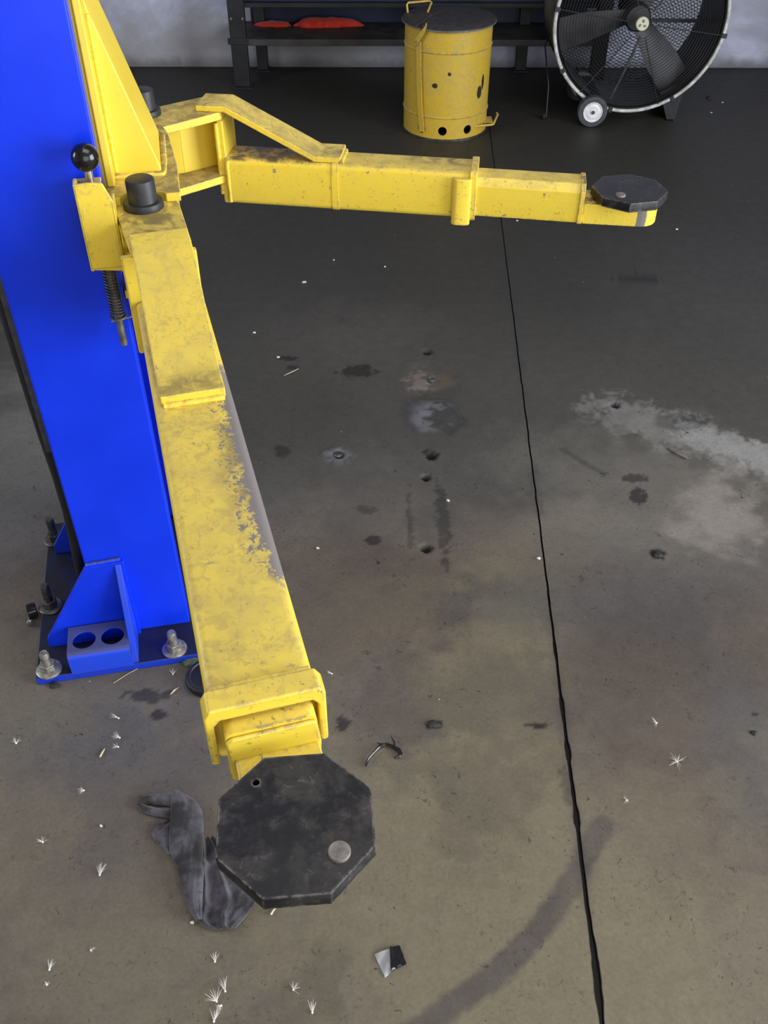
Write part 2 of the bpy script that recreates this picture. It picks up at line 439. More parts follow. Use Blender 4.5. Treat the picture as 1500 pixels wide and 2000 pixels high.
# ------------------------------------------------------------------ floor with its saw-cut joint, wear and pits
rng = np.random.RandomState(3)
_lat = rng.rand(256, 256)
def vnoise(x, y):
    xi = np.floor(x).astype(int); yi = np.floor(y).astype(int); fx = x - xi; fy = y - yi
    fx = fx * fx * (3 - 2 * fx); fy = fy * fy * (3 - 2 * fy)
    g = lambda a, b: _lat[a % 256, b % 256]
    return (g(xi, yi) * (1 - fx) + g(xi + 1, yi) * fx) * (1 - fy) + (g(xi, yi + 1) * (1 - fx) + g(xi + 1, yi + 1) * fx) * fy
def fbm(x, y, s, o=5):
    t = 0; a = .5; n = 0
    for k in range(o):
        t = t + a * vnoise(x * s + 17.3 * k + 40, y * s + 9.1 * k + 40); n += a; a *= .55; s *= 2.03
    return t / n
def sstep(a, b, x):
    t = np.clip((x - a) / (b - a), 0, 1); return t * t * (3 - 2 * t)

def joint_x(y):
    return .3378 + (.4453 - .3378) * (y - .566) / (3.402 - .566)

def make_floor():
    def axis(dense0, dense1, step, lo, hi):
        a = list(np.arange(dense0, dense1 + 1e-6, step)); s = step; x = a[-1]
        while x < hi: s *= 1.22; x += s; a.append(min(x, hi))
        s = step; x = a[0]; b = []
        while x > lo: s *= 1.22; x -= s; b.append(max(x, lo))
        return np.array(b[::-1] + a)
    us = axis(-1.25, .62, .0062, -3.7, 5.2)
    us = us[np.abs(us) > .0075]
    us = np.sort(np.concatenate([us, [-.0045, -.0033, -.0026, .0026, .0033, .0045]]))
    ys = axis(.45, 2.75, .0065, -3.0, 5.42)
    U, Y = np.meshgrid(us, ys)
    wob = (fbm(Y * 0 + 3, Y, 20, 5) - .5) * .0032
    X = U + joint_x(Y) + np.where(np.abs(U) < .006, wob, wob * np.exp(-np.abs(U) * 40))
    wide = .50 + .62 * sstep(1.7, .6, Y) + .8 * sstep(.56, .7, fbm(Y * 0 + 9, Y, 13, 3)) * sstep(1.6, 1.0, Y)
    near = np.abs(U) < .005
    X = np.where(near, X + U * (wide - 1) * .85, X)
    Zz = (fbm(X, Y, 3, 3) - .5) * .0012
    Zz = np.where(np.abs(U) < .003, -.009, Zz)
    # --- worn, stained colour of the slab (plus shade painted in by the back wall)
    n1 = fbm(X, Y, 1.7, 5); n2 = fbm(X + 5, Y + 3, 6, 5); n3 = fbm(X + 2, Y + 8, 22, 4)
    tan = np.array((.180, .155, .102)); gb = np.array((.128, .108, .090)); dk = np.array((.070, .067, .060))
    vd = np.array((.040, .038, .033)); lt = np.array((.33, .33, .325)); bl = np.array((.078, .078, .084))
    warm = np.array((.118, .094, .076))
    n4 = fbm(X + 11, Y + 6, 75, 3)
    C = np.broadcast_to(gb, X.shape + (3,)).copy()
    def lay(w, c):
        nonlocal C
        C = C * (1 - w[..., None]) + np.array(c) * w[..., None]
    def blob(px, py, rpx, rpy, jit=.5, edge=.5):
        c = on_floor(px, py); a = on_floor(px + rpx, py); b = on_floor(px, py + rpy); b2 = on_floor(px, py - rpy)
        rx = abs(a.x - c.x); ry = max(.5 * abs(b.y - b2.y), 1e-4)
        d = np.sqrt(((X - c.x) / rx) ** 2 + ((Y - c.y) / ry) ** 2) + ((n2 - .5) * jit * 2 + (n3 - .5) * jit if rpx > 45 else (n4 - .5) * jit * 3.2 + (n3 - .5) * jit * 1.6)
        return 1 - sstep(1 - edge, 1 + edge, d)
    def chain(pts, rpx, jit=.35, edge=.3):
        P = [on_floor(*p) for p in pts]; out = np.full(X.shape, 9.)
        for i in range(len(P) - 1):
            a, b = P[i], P[i + 1]; r = abs(on_floor(pts[i][0] + rpx, pts[i][1]).x - a.x)
            dx, dy = b.x - a.x, b.y - a.y; L = dx * dx + dy * dy
            t = np.clip(((X - a.x) * dx + (Y - a.y) * dy) / L, 0, 1)
            out = np.minimum(out, np.hypot(X - a.x - t * dx, Y - a.y - t * dy) / r)
        return 1 - sstep(1 - edge, 1 + edge, out + (n2 - .5) * jit + (n3 - .5) * jit + (n4 - .5) * jit * 1.5)
    lay(blob(930, 1760, 420, 420, .7, .5) * .85, tan)
    lay(blob(960, 1330, 200, 250, .9, .35) * .8, tan)
    lay(blob(190, 1880, 300, 200, .7, .6) * .55, tan)
    lay(blob(1250, 1850, 260, 220, .7, .5) * .45, tan)
    lay(blob(1330, 1560, 190, 170, .5, .4) * .55, warm * .95)
    lay(blob(700, 1170, 190, 150, .8, .35) * .85, warm * .9)
    lay(blob(1340, 1320, 240, 170, .8, .35) * .85, warm * .95)
    lay(blob(150, 1430, 260, 120, .7, .6) * .55, bl * 1.25)
    lay(blob(1450, 1420, 90, 150, .6, .5) * .5, bl * 1.2)
    m1 = fbm(X + n2 * .35, Y + n2 * .3 + 2, 3.2, 5)
    lay(sstep(.50, .66, m1) * .45, gb * .62)
    lay(sstep(.50, .36, m1) * .35, tan * 1.02)
    # oil-darkened area behind, its ragged front edge about level with the column foot
    left = sstep(1.66, 1.86, Y + (n2 - .5) * .30 + (n1 - .5) * .25 - .22 * sstep(.35, .6, X) * 0)
    lay(left * .93, dk)
    lay(blob(1180, 1180, 260, 60, .6, .6) * .5, bl)
    lay(blob(1320, 1080, 240, 60, .6, .6) * .4, bl)
    lay(blob(1280, 960, 260, 120, .6, .6) * .55, (.185, .170, .148))
    lay(blob(700, 960, 260, 90, .7, .6) * .35, (.14, .13, .115))
    far = sstep(1.95, 3.15, Y + (n1 - .5) * .5)
    lay(far * .88, vd)
    lay(sstep(4.2, 5.1, Y) * .55, (.018, .017, .016))  # bench shade along the back wall, painted into the floor colour
    lay(blob(1420, 560, 260, 110, .7, .6) * .25, (.085, .085, .086))
    lay(blob(690, 660, 160, 60, .7, .6) * .3, (.11, .10, .09))
    lay(blob(60, 880, 170, 190, .9, .6) * .75, (.18, .172, .158))
    lay(blob(560, 820, 120, 120, .7, .6) * .4, vd * 1.4)
    # dry pale smear at the right
    lay(chain([(1190, 790), (1310, 850), (1420, 880), (1530, 915)], 46, 1.4, .6) * .45 * (.4 + 1.1 * n3), (.30, .29, .28))
    lay(chain([(1360, 850), (1450, 880), (1560, 915)], 36, 1.3, .45) * .62 * (.4 + 1.1 * n3), lt)
    lay(blob(1390, 990, 90, 60, 1.2, .5) * .5, (.34, .30, .27))
    lay(chain([(1100, 878), (1150, 910), (1180, 925)], 7, .6, .5) * .6, dk * .8)
    # rubber arc left by a tyre
    arc = chain([(760, 2040), (850, 1988), (960, 1910), (1040, 1830), (1110, 1735), (1142, 1680), (1175, 1615)], 24, .35, .35)
    lay(arc * .8 * (.55 + .6 * n3), (.066, .055, .058))
    # splashes and stains
    for (px, py, rx, ry, s) in ((700, 725, 32, 12, .8), (730, 1055, 15, 8, .7), (1240, 935, 22, 8, .6), (1246, 968, 16, 18, .7),
                                (1282, 1083, 16, 10, .8), (670, 1412, 11, 13, .7), (846, 1416, 18, 9, .85), (1052, 1417, 17, 8, .8),
                                (1202, 791, 9, 6, .9), (842, 889, 15, 9, .85), (715, 995, 20, 8, .4), (845, 812, 58, 42, .35),
                                (1330, 825, 50, 14, .35), (1250, 545, 36, 10, .6), (295, 1360, 40, 14, .6), (560, 700, 18, 4, .8),
                                (310, 1395, 20, 10, .7), (570, 718, 12, 4, .7), (1110, 1540, 12, 35, .35), (865, 1010, 12, 70, .5),
                                (800, 1020, 6, 60, .35), (485, 1230, 30, 25, .3), (550, 880, 14, 12, .6), (1470, 1395, 8, 8, .8)):
        lay(blob(px, py, rx, ry, .5, .16) * min(1, s * 1.15), (.020, .019, .018))
    # old mortar plug and rusty crater
    lay(blob(842, 742, 52, 18, .5, .3) * .75, (.115, .085, .065))
    lay(blob(818, 742, 22, 16, .8, .4) * .6, (.19, .165, .16))
    lay(blob(842, 812, 46, 34, .5, .25) * .9, (.155, .15, .165))
    lay(blob(868, 818, 30, 26, .6, .3) * .9, (.045, .042, .037))
    lay(blob(658, 888, 26, 14, .4, .3) * .8, (.15, .15, .165))
    # dirt packed along the joint
    lay(np.exp(-(np.abs(U) / .012) ** 2) * .35 * sstep(.35, .6, n2), (.04, .038, .04))
    lay((np.abs(U) < .0034).astype(float) * (1 - .75 * sstep(2.6, 3.4, Y)), (.018, .016, .016))
    C *= (.93 + .14 * n2)[..., None]
    # --- relief: pits and plugs
    def relief(px, py, rpx, h, jit=.5, edge=.4): return blob(px, py, rpx, rpx * .7, jit, edge) * h
    Zz += relief(842, 812, 46, .007) * (.5 + n3) + relief(842, 742, 50, -.006) * (.4 + n2) + relief(818, 742, 18, .006)
    Zz += relief(658, 888, 26, .004) - relief(662, 889, 10, .010, .1)
    for (px, py, r) in ((832, 1071, 11), (835, 687, 8), (832, 932, 9), (1202, 791, 8), (842, 889, 10)):
        w = blob(px, py, r, r * .62, .12, .25); Zz -= w * .012; lay(w, (.012, .012, .012))
    ny, nx = X.shape
    me = bpy.data.meshes.new('floor')
    me.vertices.add(nx * ny)
    me.vertices.foreach_set('co', np.stack([X, Y, Zz], -1).astype(np.float32).ravel())
    idx = np.arange(nx * ny).reshape(ny, nx)
    q = np.stack([idx[:-1, :-1], idx[:-1, 1:], idx[1:, 1:], idx[1:, :-1]], -1).reshape(-1, 4).astype(np.int32)
    me.loops.add(q.size); me.loops.foreach_set('vertex_index', q.ravel())
    me.polygons.add(len(q)); me.polygons.foreach_set('loop_start', np.arange(0, q.size, 4, dtype=np.int32))
    me.update(); me.validate()
    ca = me.color_attributes.new('tone', 'FLOAT_COLOR', 'POINT')
    ca.data.foreach_set('color', np.concatenate([np.clip(C, 0, 1), np.ones(C.shape[:2] + (1,))], -1).astype(np.float32).ravel())
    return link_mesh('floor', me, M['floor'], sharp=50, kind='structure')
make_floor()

# ------------------------------------------------------------------ room shell
XL, XR, YB, YF, HC = -3.6, 4.05, 5.35, -2.9, 3.9
MB().box(XL - .2, XR + .2, YB, YB + .2, -.05, HC).build('wall_back', M['wall'], kind='structure')
MB().box(XL - .2, XL, YF, .6, -.05, HC).box(XL - .2, XL, 2.6, YB, -.05, HC).box(XL - .2, XL, .6, 2.6, -.05, 1.15).box(XL - .2, XL, .6, 2.6, 2.65, HC).build('wall_left', M['side'], kind='structure')  # left wall, with an opening added for the left fill light
MB().box(XR, XR + .2, YF, -2.4, -.05, HC).box(XR, XR + .2, 1.3, YB, -.05, HC).box(XR, XR + .2, -2.4, 1.3, 3.3, HC).build('wall_right', M['wall'], kind='structure')
MB().box(XL - .2, -.3, YF - .2, YF, -.05, HC).box(3.95, XR + .2, YF - .2, YF, -.05, HC).box(-.3, 3.95, YF - .2, YF, 3.3, HC).build('wall_front', M['side'], kind='structure')
MB().box(XL - .2, XR + .2, YF - .2, YB + .2, HC, HC + .2).build('ceiling', M['ceil'], kind='structure')

# ------------------------------------------------------------------ lift column
KO, KA = (-.713, 1.226), R(11.7)
col = thing('lift_column', 'tall bright blue steel lift column bolted to the floor on its base plate', 'lift column', (*KO, 0), KA)
# C-section, open towards the bay at its right
outer = [(.137, .081), (.317, .081), (.317, .115), (.309, .115), (.309, .089), (.145, .089), (.145, .441), (.309, .441), (.309, .415), (.317, .415), (.317, .449), (.137, .449)]
MB().prism(outer, .02, 3.0, along_z).build('column_shell', M['blue'], col, bevel=.009, seg=4)
MB().prism([(.0, -.011), (.46, -.011), (.46, .47), (.0, .47)], 0.0, .02, along_z).build('base_plate', M['blue_oily'], col, bevel=.002)
MB().prism([(.138, .232), (.213, .236), (.213, .02), (.022, .02), (.024, .045)], .0695, .0808, along_y).build('gusset_plate', M['blue'], col, bevel=.0015)
MB().prism([(.0808, .23), (.0690, .23), (-.009, .035), (-.009, .02), (.0808, .02)], .195, .207, lambda u, v, w: (w, u, v)).build('gusset_plate', M['blue_worn'], col, bevel=.0015)
MB().prism([(.137, .235), (.137, .02), (.02, .02), (.022, .045)], .36, .371, along_y).build('gusset_plate', M['blue_oily'], col, bevel=.0015)
# weld beads of the gussets
def bead(path, r, parent, mat, name='weld_bead'):
    P = [Vector(p) for p in path]; pts = []
    for a, b in zip(P[:-1], P[1:]):
        n = max(2, int((b - a).length / .003))
        pts += [a.lerp(b, i / n) for i in range(n)]
    pts.append(P[-1])
    return MB().tube([p + Vector((random.uniform(-1, 1), random.uniform(-1, 1), random.uniform(-1, 1))) * r * .10 for p in pts],
                     [r * random.uniform(.9, 1.1) for _ in pts], 8).build(name, mat, parent, sharp=80)
bead([(.14, .078, .233), (.207, .078, .237)], .0045, col, M['blue_worn'])
bead([(.208, .080, .225), (.209, .079, .03)], .005, col, M['blue'])
# adapter rack: bent sheet with two round openings
prof = []
for k in range(6):
    a = R(90 * k / 5); prof.append((-.001 - .013 * math.sin(a), .062 + .013 * math.cos(a)))
pr = [(.066, .075)] + prof + [(-.014, .02), (-.010, .02)] + [(-.001 - .009 * math.sin(R(90 - 18 * k)), .062 + .009 * math.cos(R(90 - 18 * k))) for k in range(6)] + [(.066, .071)]
rack = MB().prism(pr, .073, .197, along_x).build('adapter_rack', M['blue_worn'], col)
holes(rack, [MB().cyl((.106, .026, .05), .0235, .05, 28), MB().cyl((.163, .026, .05), .0235, .05, 28)])
def anchor(x, y, tall=1.0, mat='bolt'):
    b = MB().lathe([(.0095, 0), (.0095, .050 * tall), (.0078, .054 * tall), (0.0005, .0545 * tall)], 20, (x, y, .02)).build('anchor_bolt', M[mat], col)
    MB().lathe([(.026, 0), (.026, .003), (.0245, .004), (.010, .004)], 28, (x, y, .0202)).build('washer', M[mat], b)
    a0 = random.uniform(0, 60)
    MB().prism([(x + .0165 * math.cos(R(a0 + 60 * k)), y + .0165 * math.sin(R(a0 + 60 * k))) for k in range(6)], .0244, .0420, along_z).build('hex_nut', M[mat], b, bevel=.0015)
for x, y, t, m in ((.026, .008, 1.0, 'bolt'), (.281, .012, 1.0, 'bolt'), (.019, .190, 1.25, 'steel_dk'), (.017, .41, 1.25, 'steel_dk')): anchor(x, y, t, m)
# small slots in the base plate edge are filled by dirt; hose and channel run down the outer web
MB().prism([(.124, .10), (.137, .10), (.137, .135), (.124, .135)], .50, 2.9, along_z).build('cable_channel', M['strip'], col, bevel=.002)
hp = [(.118, .165, z) for z in (2.9, 2.2, 1.6, 1.1, .9, .75)] + [(.119, .165, .62), (.121, .165, .50), (.123, .165, .40), (.123, .165, .31), (.119, .165, .23), (.114, .165, .16), (.112, .165, .10), (.112, .165, .04)]
MB().tube(hp, [.018] * 8 + [.0165, .0165, .0165, .016, .015, .013], 14).build('hydraulic_hose', M['hose'], col)
MB().cyl((.112, .165, .022), .0105, .05, 16).build('hose_fitting', M['steel_dk'], col)

# ------------------------------------------------------------------ carriage with its pins and arm restraint
car = thing('lift_carriage', 'yellow lift carriage with sloped gusset on the blue column, carrying both arm pins', 'lift carriage', (*KO, 0), KA)
ZS = .968
MB().box(.292, .330, .122, .408, .825, 1.75).build('slide_bar', M['yel_clean'], car, bevel=.003)
MB().prism([(.3195, .118), (.332, .118), (.332, .33), (.3195, .33)], ZS, 1.75, along_z).build('upright_plate', M['yel_clean'], car, bevel=.003)
g = MB()
tri = [(.331, ZS), (.403, ZS), (.403, ZS + .012), (.337, 1.205), (.331, 1.235)]
g.prism(tri, .155, .318, along_y)
g.build('gusset_box', M['yel_clean'], car, bevel=.008, seg=4)
# shelf plates: pins run through both
def shelf(z0, z1, nm):
    out = [(.318, .079)]
    for k in range(9):
        a = R(180 + 180 * k / 8); out.append((.372 + .034 * math.cos(a), .079 - .034 * math.sin(a) * .55))
    out += [(.428, .079), (.428, .19), (.418, .34), (.405, .395), (.318, .395)]
    return MB().prism(out, z0, z1, along_z).build(nm, M['yel_shelf'], car, bevel=.002)
shelf(ZS - .014, ZS, 'shelf_plate'); shelf(.80, .815, 'shelf_plate')
MB().box(.33, .42, .20, .36, .815, ZS - .014).build('web_block', M['yel'], car, bevel=.004)
bead([(.332, .152, ZS + .002), (.405, .152, ZS + .002), (.408, .20, ZS + .002), (.408, .32, ZS + .002)], .0048, car, M['yel_shelf'])
bead([(.335, .1535, ZS + .01), (.335, .1535, 1.20)], .004, car, M['yel_clean'])
def pin(x, y, nm):
    p = MB().lathe([(.0215, -.19), (.0215, .040), (.0205, .0428), (.0185, .044), (.0005, .044)], 40, (x, y, .955)).build(nm, M['pin'], car)
    MB().lathe([(.0222, 0), (.0300, 0), (.0302, .007), (.0285, .010), (.0222, .010)], 40, (x, y, .9552)).build('retaining_collar', M['pin'], p)
pin(.372, .068, 'pivot_pin'); pin(.379, .478, 'pivot_pin')
# spring-loaded arm restraint
hx0, hx1, hy = .281, .3325, .022
fr = [(hx0, .882), (hx1, .876), (hx1, .985), (.322, 1.013), (.30, 1.015), (hx0, 1.014)]
hou = MB().prism(fr, hy, hy + .005, along_y)
hou.prism([(hy, .880), (hy + .05, .880), (hy + .05, .995), (hy + .02, 1.016), (hy, 1.014)], hx0, hx0 + .005, lambda u, v, w: (w, u, v))
hou.prism([(hy, .876), (.118, .876), (.118, .96), (hy + .03, .985), (hy, .985)], hx1 - .005, hx1, lambda u, v, w: (w, u, v))
hou.box(hx0, hx1, hy, hy + .05, .882, .887)
hou.box(hx0, .318, hy, hy + .05, 1.000, 1.004)
hou.build('restraint_housing', M['yel'], car, bevel=.002)
RX, RY = .304, .047
rod = MB().lathe([(.0058, .737), (.0060, .739), (.0060, 1.034)], 20, (RX, RY, 0)).build('release_rod', M['steel'], car)
MB().lathe([(.0195 * math.sin(R(a)) + .0002, 1.0425 - .0195 * math.cos(R(a))) for a in range(0, 181, 9)], 36, (RX, RY, 0)).build('ball_knob', M['ball'], car, sharp=80)
turns, pts = 17, []
for i in range(turns * 14 + 1):
    a = 2 * math.pi * i / 14; pts.append((RX + .0098 * math.cos(a), RY + .0098 * math.sin(a), .882 - (.882 - .793) * i / (turns * 14)))
MB().tube(pts, .0015, 6).build('coil_spring', M['steel_dk'], car, sharp=80)
MB().lathe([(.0062, .787), (.0135, .787), (.0135, .790), (.0062, .790)], 28, (RX, RY, 0)).build('spring_washer', M['steel'], car)
MB().tube([(RX - .012, RY - .008, .7845), (RX + .014, RY - .002, .7845), (RX + .026, RY + .004, .7845)], .0013, 6).build('cotter_pin', M['steel'], car)

# ------------------------------------------------------------------ swing arms
def doubler_profile(s0, s1, s2, s3, zt, zb, th):
    top = [(s0, zt + th), (s1, zt + th), (s2, zb + th), (s3, zb + th)]
    bot = [(s3, zb), (s2 - .003, zb), (s1 - .003, zt), (s0, zt)]
    return top + bot

# near arm: local x runs from its pivot pin towards the camera, local y to the right
NO, NA = (-.362, 1.363), R(-74.0)
arm = thing('swing_arm', 'yellow lift arm reaching towards the viewer, scuffed to bare steel along one edge', 'lift arm', (*NO, 0), NA, 'yellow swing arms of the lift')
ZT, ZB = .872, .784
pp = [(-.034 + .0 , -.030)] 
plate = [(.128, -.031), (.128, .055), (.0, .0535)]
for k in range(1, 8):
    a = R(90 + 180 * k / 8); plate.append((-.005 + .036 * math.cos(a), .006 + .0475 * math.sin(a)))
plate += [(.0, -.0415)]
MB().prism(plate, .940, .955, along_z).build('pivot_plate', M['yel_top'], arm, bevel=.002)
MB().prism(plate, .822, .836, along_z).build('pivot_plate', M['yel'], arm, bevel=.002)
MB().box(.115, .128, -.046, .0605, ZB, .9398).build('upright_plate', M['yel'], arm, bevel=.003)
MB().box(.030, .115, -.026, -.016, .836, .940).build('web_plate', M['yel_clean'], arm, bevel=.002)
MB().prism(doubler_profile(.118, .186, .362, .408, .9552, ZT + .0002, .015), -.0285, .0525, lambda u, v, w: (u, w, v)).build('brace_strap', M['yel_strap'], arm, bevel=.0022)
MB().prism(rrect(-.0375, .0615, ZB, ZT, .011), .128, .872, along_x).build('outer_tube', M['yel_tube'], arm, sharp=50)
bead([(.409, -.026, ZT + .002), (.410, .050, ZT + .002)], .0042, arm, M['yel'])
# gear sector under the pivot
gp = []
for k in range(36):
    a = 2 * math.pi * k / 36; r = .056 if k % 2 else .049
    gp.append((r * math.cos(a), .006 + r * math.sin(a)))
MB().prism(gp, .880, .905, along_z).build('lock_gear', M['yel'], arm, bevel=.001)
# end collar, open at the bottom like the photographed one
cs = [(-.0425, .803), (-.0425, .872), (-.0375, .8815), (.0620, .8815), (.0672, .872), (.0672, .803), (.0600, .803), (.0600, .858), (.0545, .8655), (-.0285, .8655), (-.0345, .858), (-.0345, .803)]
MB().prism(cs, .868, .893, along_x).build('end_collar', M['yel_end2'], arm, bevel=.0025)
bead([(.866, -.036, ZT + .003), (.866, .059, ZT + .003)], .0048, arm, M['yel_end2'])
MB().prism(rrect(-.0275, .0555, .795, .861, .009), .45, .905, along_x).build('inner_tube', M['yel_end2'], arm, bevel=.0, sharp=50)
MB().prism([(-.0265, .797), (.0560, .797), (.0575, .825), (.0545, .856), (.050, .8575), (-.022, .8575), (-.0275, .853)], .9052, .910, along_x).build('end_cap', M['yel_end2'], arm, bevel=.003)
def tongue(s0, s1, t0, t1, z0, z1):
    r = (t1 - t0) / 2; c = (t0 + t1) / 2; out = [(s0, t0)]
    for k in range(13):
        a = R(-90 + 180 * k / 12); out.append((s1 - r + r * math.cos(a), c + r * math.sin(a)))
    out.append((s0, t1)); return out, z0, z1
o_, a_, b_ = tongue(.909, 1.032, -.022, .055, .790, .8285)
MB().prism(o_, a_, b_, along_z).build('pad_socket', M['yel_end2'], arm, bevel=.002)

# far arm: cranked clevis at the pivot, tube running to the right
FO, FA = (-.435, 1.759), R(-7.3)
arm2 = thing('swing_arm', 'yellow lift arm stretching right in front of the waste can, inner tube pulled out', 'lift arm', (*FO, 0), FA, 'yellow swing arms of the lift')
w8 = .019     # turn between measured axes
def cl(z0, z1, nm, mat):
    out = [(.034, -.062), (.129, .043), (.129, .122), (.080, .128), (-.010, .040)]
    for k in range(1, 6):
        a = R(130 + 150 * k / 6); out.append((.0 + .046 * math.cos(a), -.012 + .046 * math.sin(a)))
    return MB().prism(out, z0, z1, along_z).build(nm, M[mat], arm2, bevel=.002)
cl(.940, .955, 'pivot_plate', 'yel_shelf'); cl(.823, .838, 'pivot_plate', 'yel_shelf')
MB().box(.117, .130, .041, .122, ZB - .002, .9398).build('upright_plate', M['yel'], arm2, bevel=.003)
def seg_plate(a, b, th, z0, z1):
    a = Vector((*a, 0)); b = Vector((*b, 0)); d = (b - a).normalized(); n = Vector((-d.y, d.x, 0)) * th
    return MB().prism([(a.x, a.y), (b.x, b.y), (b.x + n.x, b.y + n.y), (a.x + n.x, a.y + n.y)], z0, z1, along_z)
seg_plate((.046, .038), (.117, .104), .010, .838, .940).build('web_plate', M['yel_clean'], arm2, bevel=.0015)
seg_plate((-.004, .012), (.046, .038), .010, .838, .940).build('web_plate', M['yel_clean'], arm2, bevel=.0015)
bead([(.1165, .043, .80), (.1165, .0415, .935)], .0045, arm2, M['yel'])
bead([(.1325, .036, ZB + .004), (.1325, .034, ZT - .004)], .004, arm2, M['yel'])
MB().prism(doubler_profile(.083, .138, .303, .350, .9552, ZT + .0002, .011), .037, .108, lambda u, v, w: (u, w, v)).build('brace_strap', M['yel_shelf'], arm2, bevel=.0022)
def skew(d):     # the far tube is not quite square to its clevis
    return lambda u, v, w: (w, u - d * (w - .13), v)
MB().prism(rrect(.0335, .1105, ZB, ZT, .010), .130, .604, skew(.020)).build('outer_tube', M['yel_far'], arm2, sharp=50)
MB().prism(rrect(.0322, .1118, ZB - .001, ZT + .001, .010), .334, .346, skew(.020)).build('seam_band', M['yel'], arm2, sharp=50)
bead([(.352, .036, ZT + .002), (.352, .100, ZT + .002)], .004, arm2, M['yel_far'])
MB().prism(rrect(.0185, .1050, ZB - .002, ZT + .004, .009), .594, .607, along_x).build('end_collar', M['yel_far'], arm2, bevel=.001)
MB().prism([(.563, .031), (.598, .031), (.598, .016), (.590, .012), (.570, .012), (.563, .017)], ZB - .009, ZT - .008, along_z).build('stop_block', M['yel_far'], arm2, bevel=.003)
IT = [(.0255, .791), (.0865, .791), (.0890, .800), (.0890, .852), (.080, .862), (.036, .862), (.0235, .849), (.0235, .800)]
MB().prism(IT, .40, .803, lambda u, v, w: (w, u - .006 * (w - .6) / .2, v)).build('inner_tube', M['yel_far'], arm2, bevel=.0015)
MB().prism([(u + (.003 if u > .05 else -.003), v + (.002 if v > .82 else -.001)) for u, v in IT], .797, .806, lambda u, v, w: (w, u - .006, v)).build('end_cap', M['yel_end'], arm2, bevel=.0015)
o_, a_, b_ = tongue(.806, .944, .018, .084, .790, .829)
MB().prism(o_, a_, b_, along_z).build('pad_socket', M['yel_end'], arm2, bevel=.002)

# ------------------------------------------------------------------ the two lifting pads
def lift_pad(px, py, phase, label, rivet, hole, chipmark=None):
    c = on_floor(px, py, .85)
    t = thing('lift_pad', label, 'lift pad', (c.x, c.y, .829), 0, 'octagonal lift pads')
    Ro = .0693
    oc = [(Ro * math.cos(phase - math.pi / 4 * k), Ro * math.sin(phase - math.pi / 4 * k)) for k in range(8)]
    rings = []
    for s, z in ((.975, .0035), (1.0, .005), (1.0, .0192), (.990, .0207)):
        rings.append([(x * s, y * s, z) for x, y in oc])
    p = MB().loft(rings).build('plate', M['pad'], t)
    h = on_floor(*hole, .85) - c
    holes(p, [MB().cyl((h.x, h.y, .012), .0032, .02, 16)])
    r = on_floor(*rivet, .85) - c
    MB().lathe([(.0092, .0203), (.0092, .0232), (.0086, .0242), (.0004, .0244)], 26, (r.x, r.y, 0)).build('rivet', M['rivet'], t)
    MB().cyl((0, 0, -.030), .017, .034, 28).build('stud', M['steel_dk'], t)
    return t
lift_pad(577, 1604, 2.052, 'large dark octagonal pad at the near end of the arm, above the grey rag', (663, 1665), (500, 1528))
lift_pad(1230, 368, 1.402, 'dark octagonal pad at the far right end of the other arm', (1212, 382), (1249, 347))

# ------------------------------------------------------------------ oily waste can
CX, CY = .277, 4.455
can = thing('waste_can', 'round yellow foot-operated oily waste can with a dark lid against the back wall', 'waste can', (CX, CY, 0))
RC = .190
body = MB().lathe([(RC - .004, .004), (RC, .008), (RC, .096), (RC + .004, .100), (RC, .104), (RC, .362), (RC + .004, .366), (RC, .370), (RC, .448), (RC - .006, .448), (RC - .006, .02)], 64, cap=True).build('body', M['can'], can)
cut = []
for px, py in ((812, 256), (863, 262), (920, 257)):
    p = on_floor(px, py, .045)
    a = math.atan2(p.y - CY, p.x - CX)
    d = Vector((math.cos(a), math.sin(a), 0)); s = Vector((-d.y, d.x, 0)); rr = .0195
    ring0 = [d * (RC - .03) + s * (rr * math.cos(2 * math.pi * k / 20)) + Vector((0, 0, .045 + rr * math.sin(2 * math.pi * k / 20))) for k in range(20)]
    ring1 = [q + d * .06 for q in ring0]
    cut.append(MB().loft([ring0, ring1]))
holes(body, cut)
MB().lathe([(RC + .004, 0), (RC + .004, .009), (RC - .01, .011), (RC - .01, 0)], 64, cap=True).build('base_ring', M['steel_dk'], can)
MB().lathe([(.001, .02), (RC - .008, .02), (RC - .008, .024), (.001, .024)], 40).build('inner_floor', M['hole'], can)
MB().lathe([(RC + .006, .450), (RC + .013, .453), (RC + .013, .462), (RC + .006, .466), (.12, .470), (.0005, .472)], 64).build('lid', M['lid'], can, label='dark greasy lid with a bright rim')
MB().lathe([(RC + .0135, .452), (RC + .0155, .4535), (RC + .0155, .457), (RC + .0135, .4585)], 64).build('lid_rim', M['rivet'], can)
ra, rb = on_floor(862, 20, .472), on_floor(812, 52, .470)
MB().tube([(ra.x - CX, ra.y - CY, .469), (ra.x * .5 + rb.x * .5 - CX - .004, ra.y * .5 + rb.y * .5 - CY, .4725), (rb.x - CX, rb.y - CY, .468)], .004, 6).build('lid_rib', M['steel_dk'], can)
MB().tube([(-.178, .055, .466), (-.182, .065, .496), (-.176, .068, .503), (-.082, .100, .503), (-.074, .098, .497), (-.092, .045, .470)], .0045, 8).build('wire_handle', M['can'], can)
a0 = R(206)
def onr(a, r): return (r * math.cos(a), r * math.sin(a))
def strap(name, pts, wid, th, mat):
    mb = MB(); rings = []
    for (a, r, z) in pts:
        x, y = onr(a, r); tx, ty = -math.sin(a), math.cos(a); nx_, ny_ = math.cos(a), math.sin(a)
        rings.append([(x + tx * e * wid / 2 + nx_ * q * th / 2, y + ty * e * wid / 2 + ny_ * q * th / 2, z) for e, q in ((-1, -1), (1, -1), (1, 1), (-1, 1))])
    return mb.loft(rings).build(name, M[mat], can, bevel=.001)
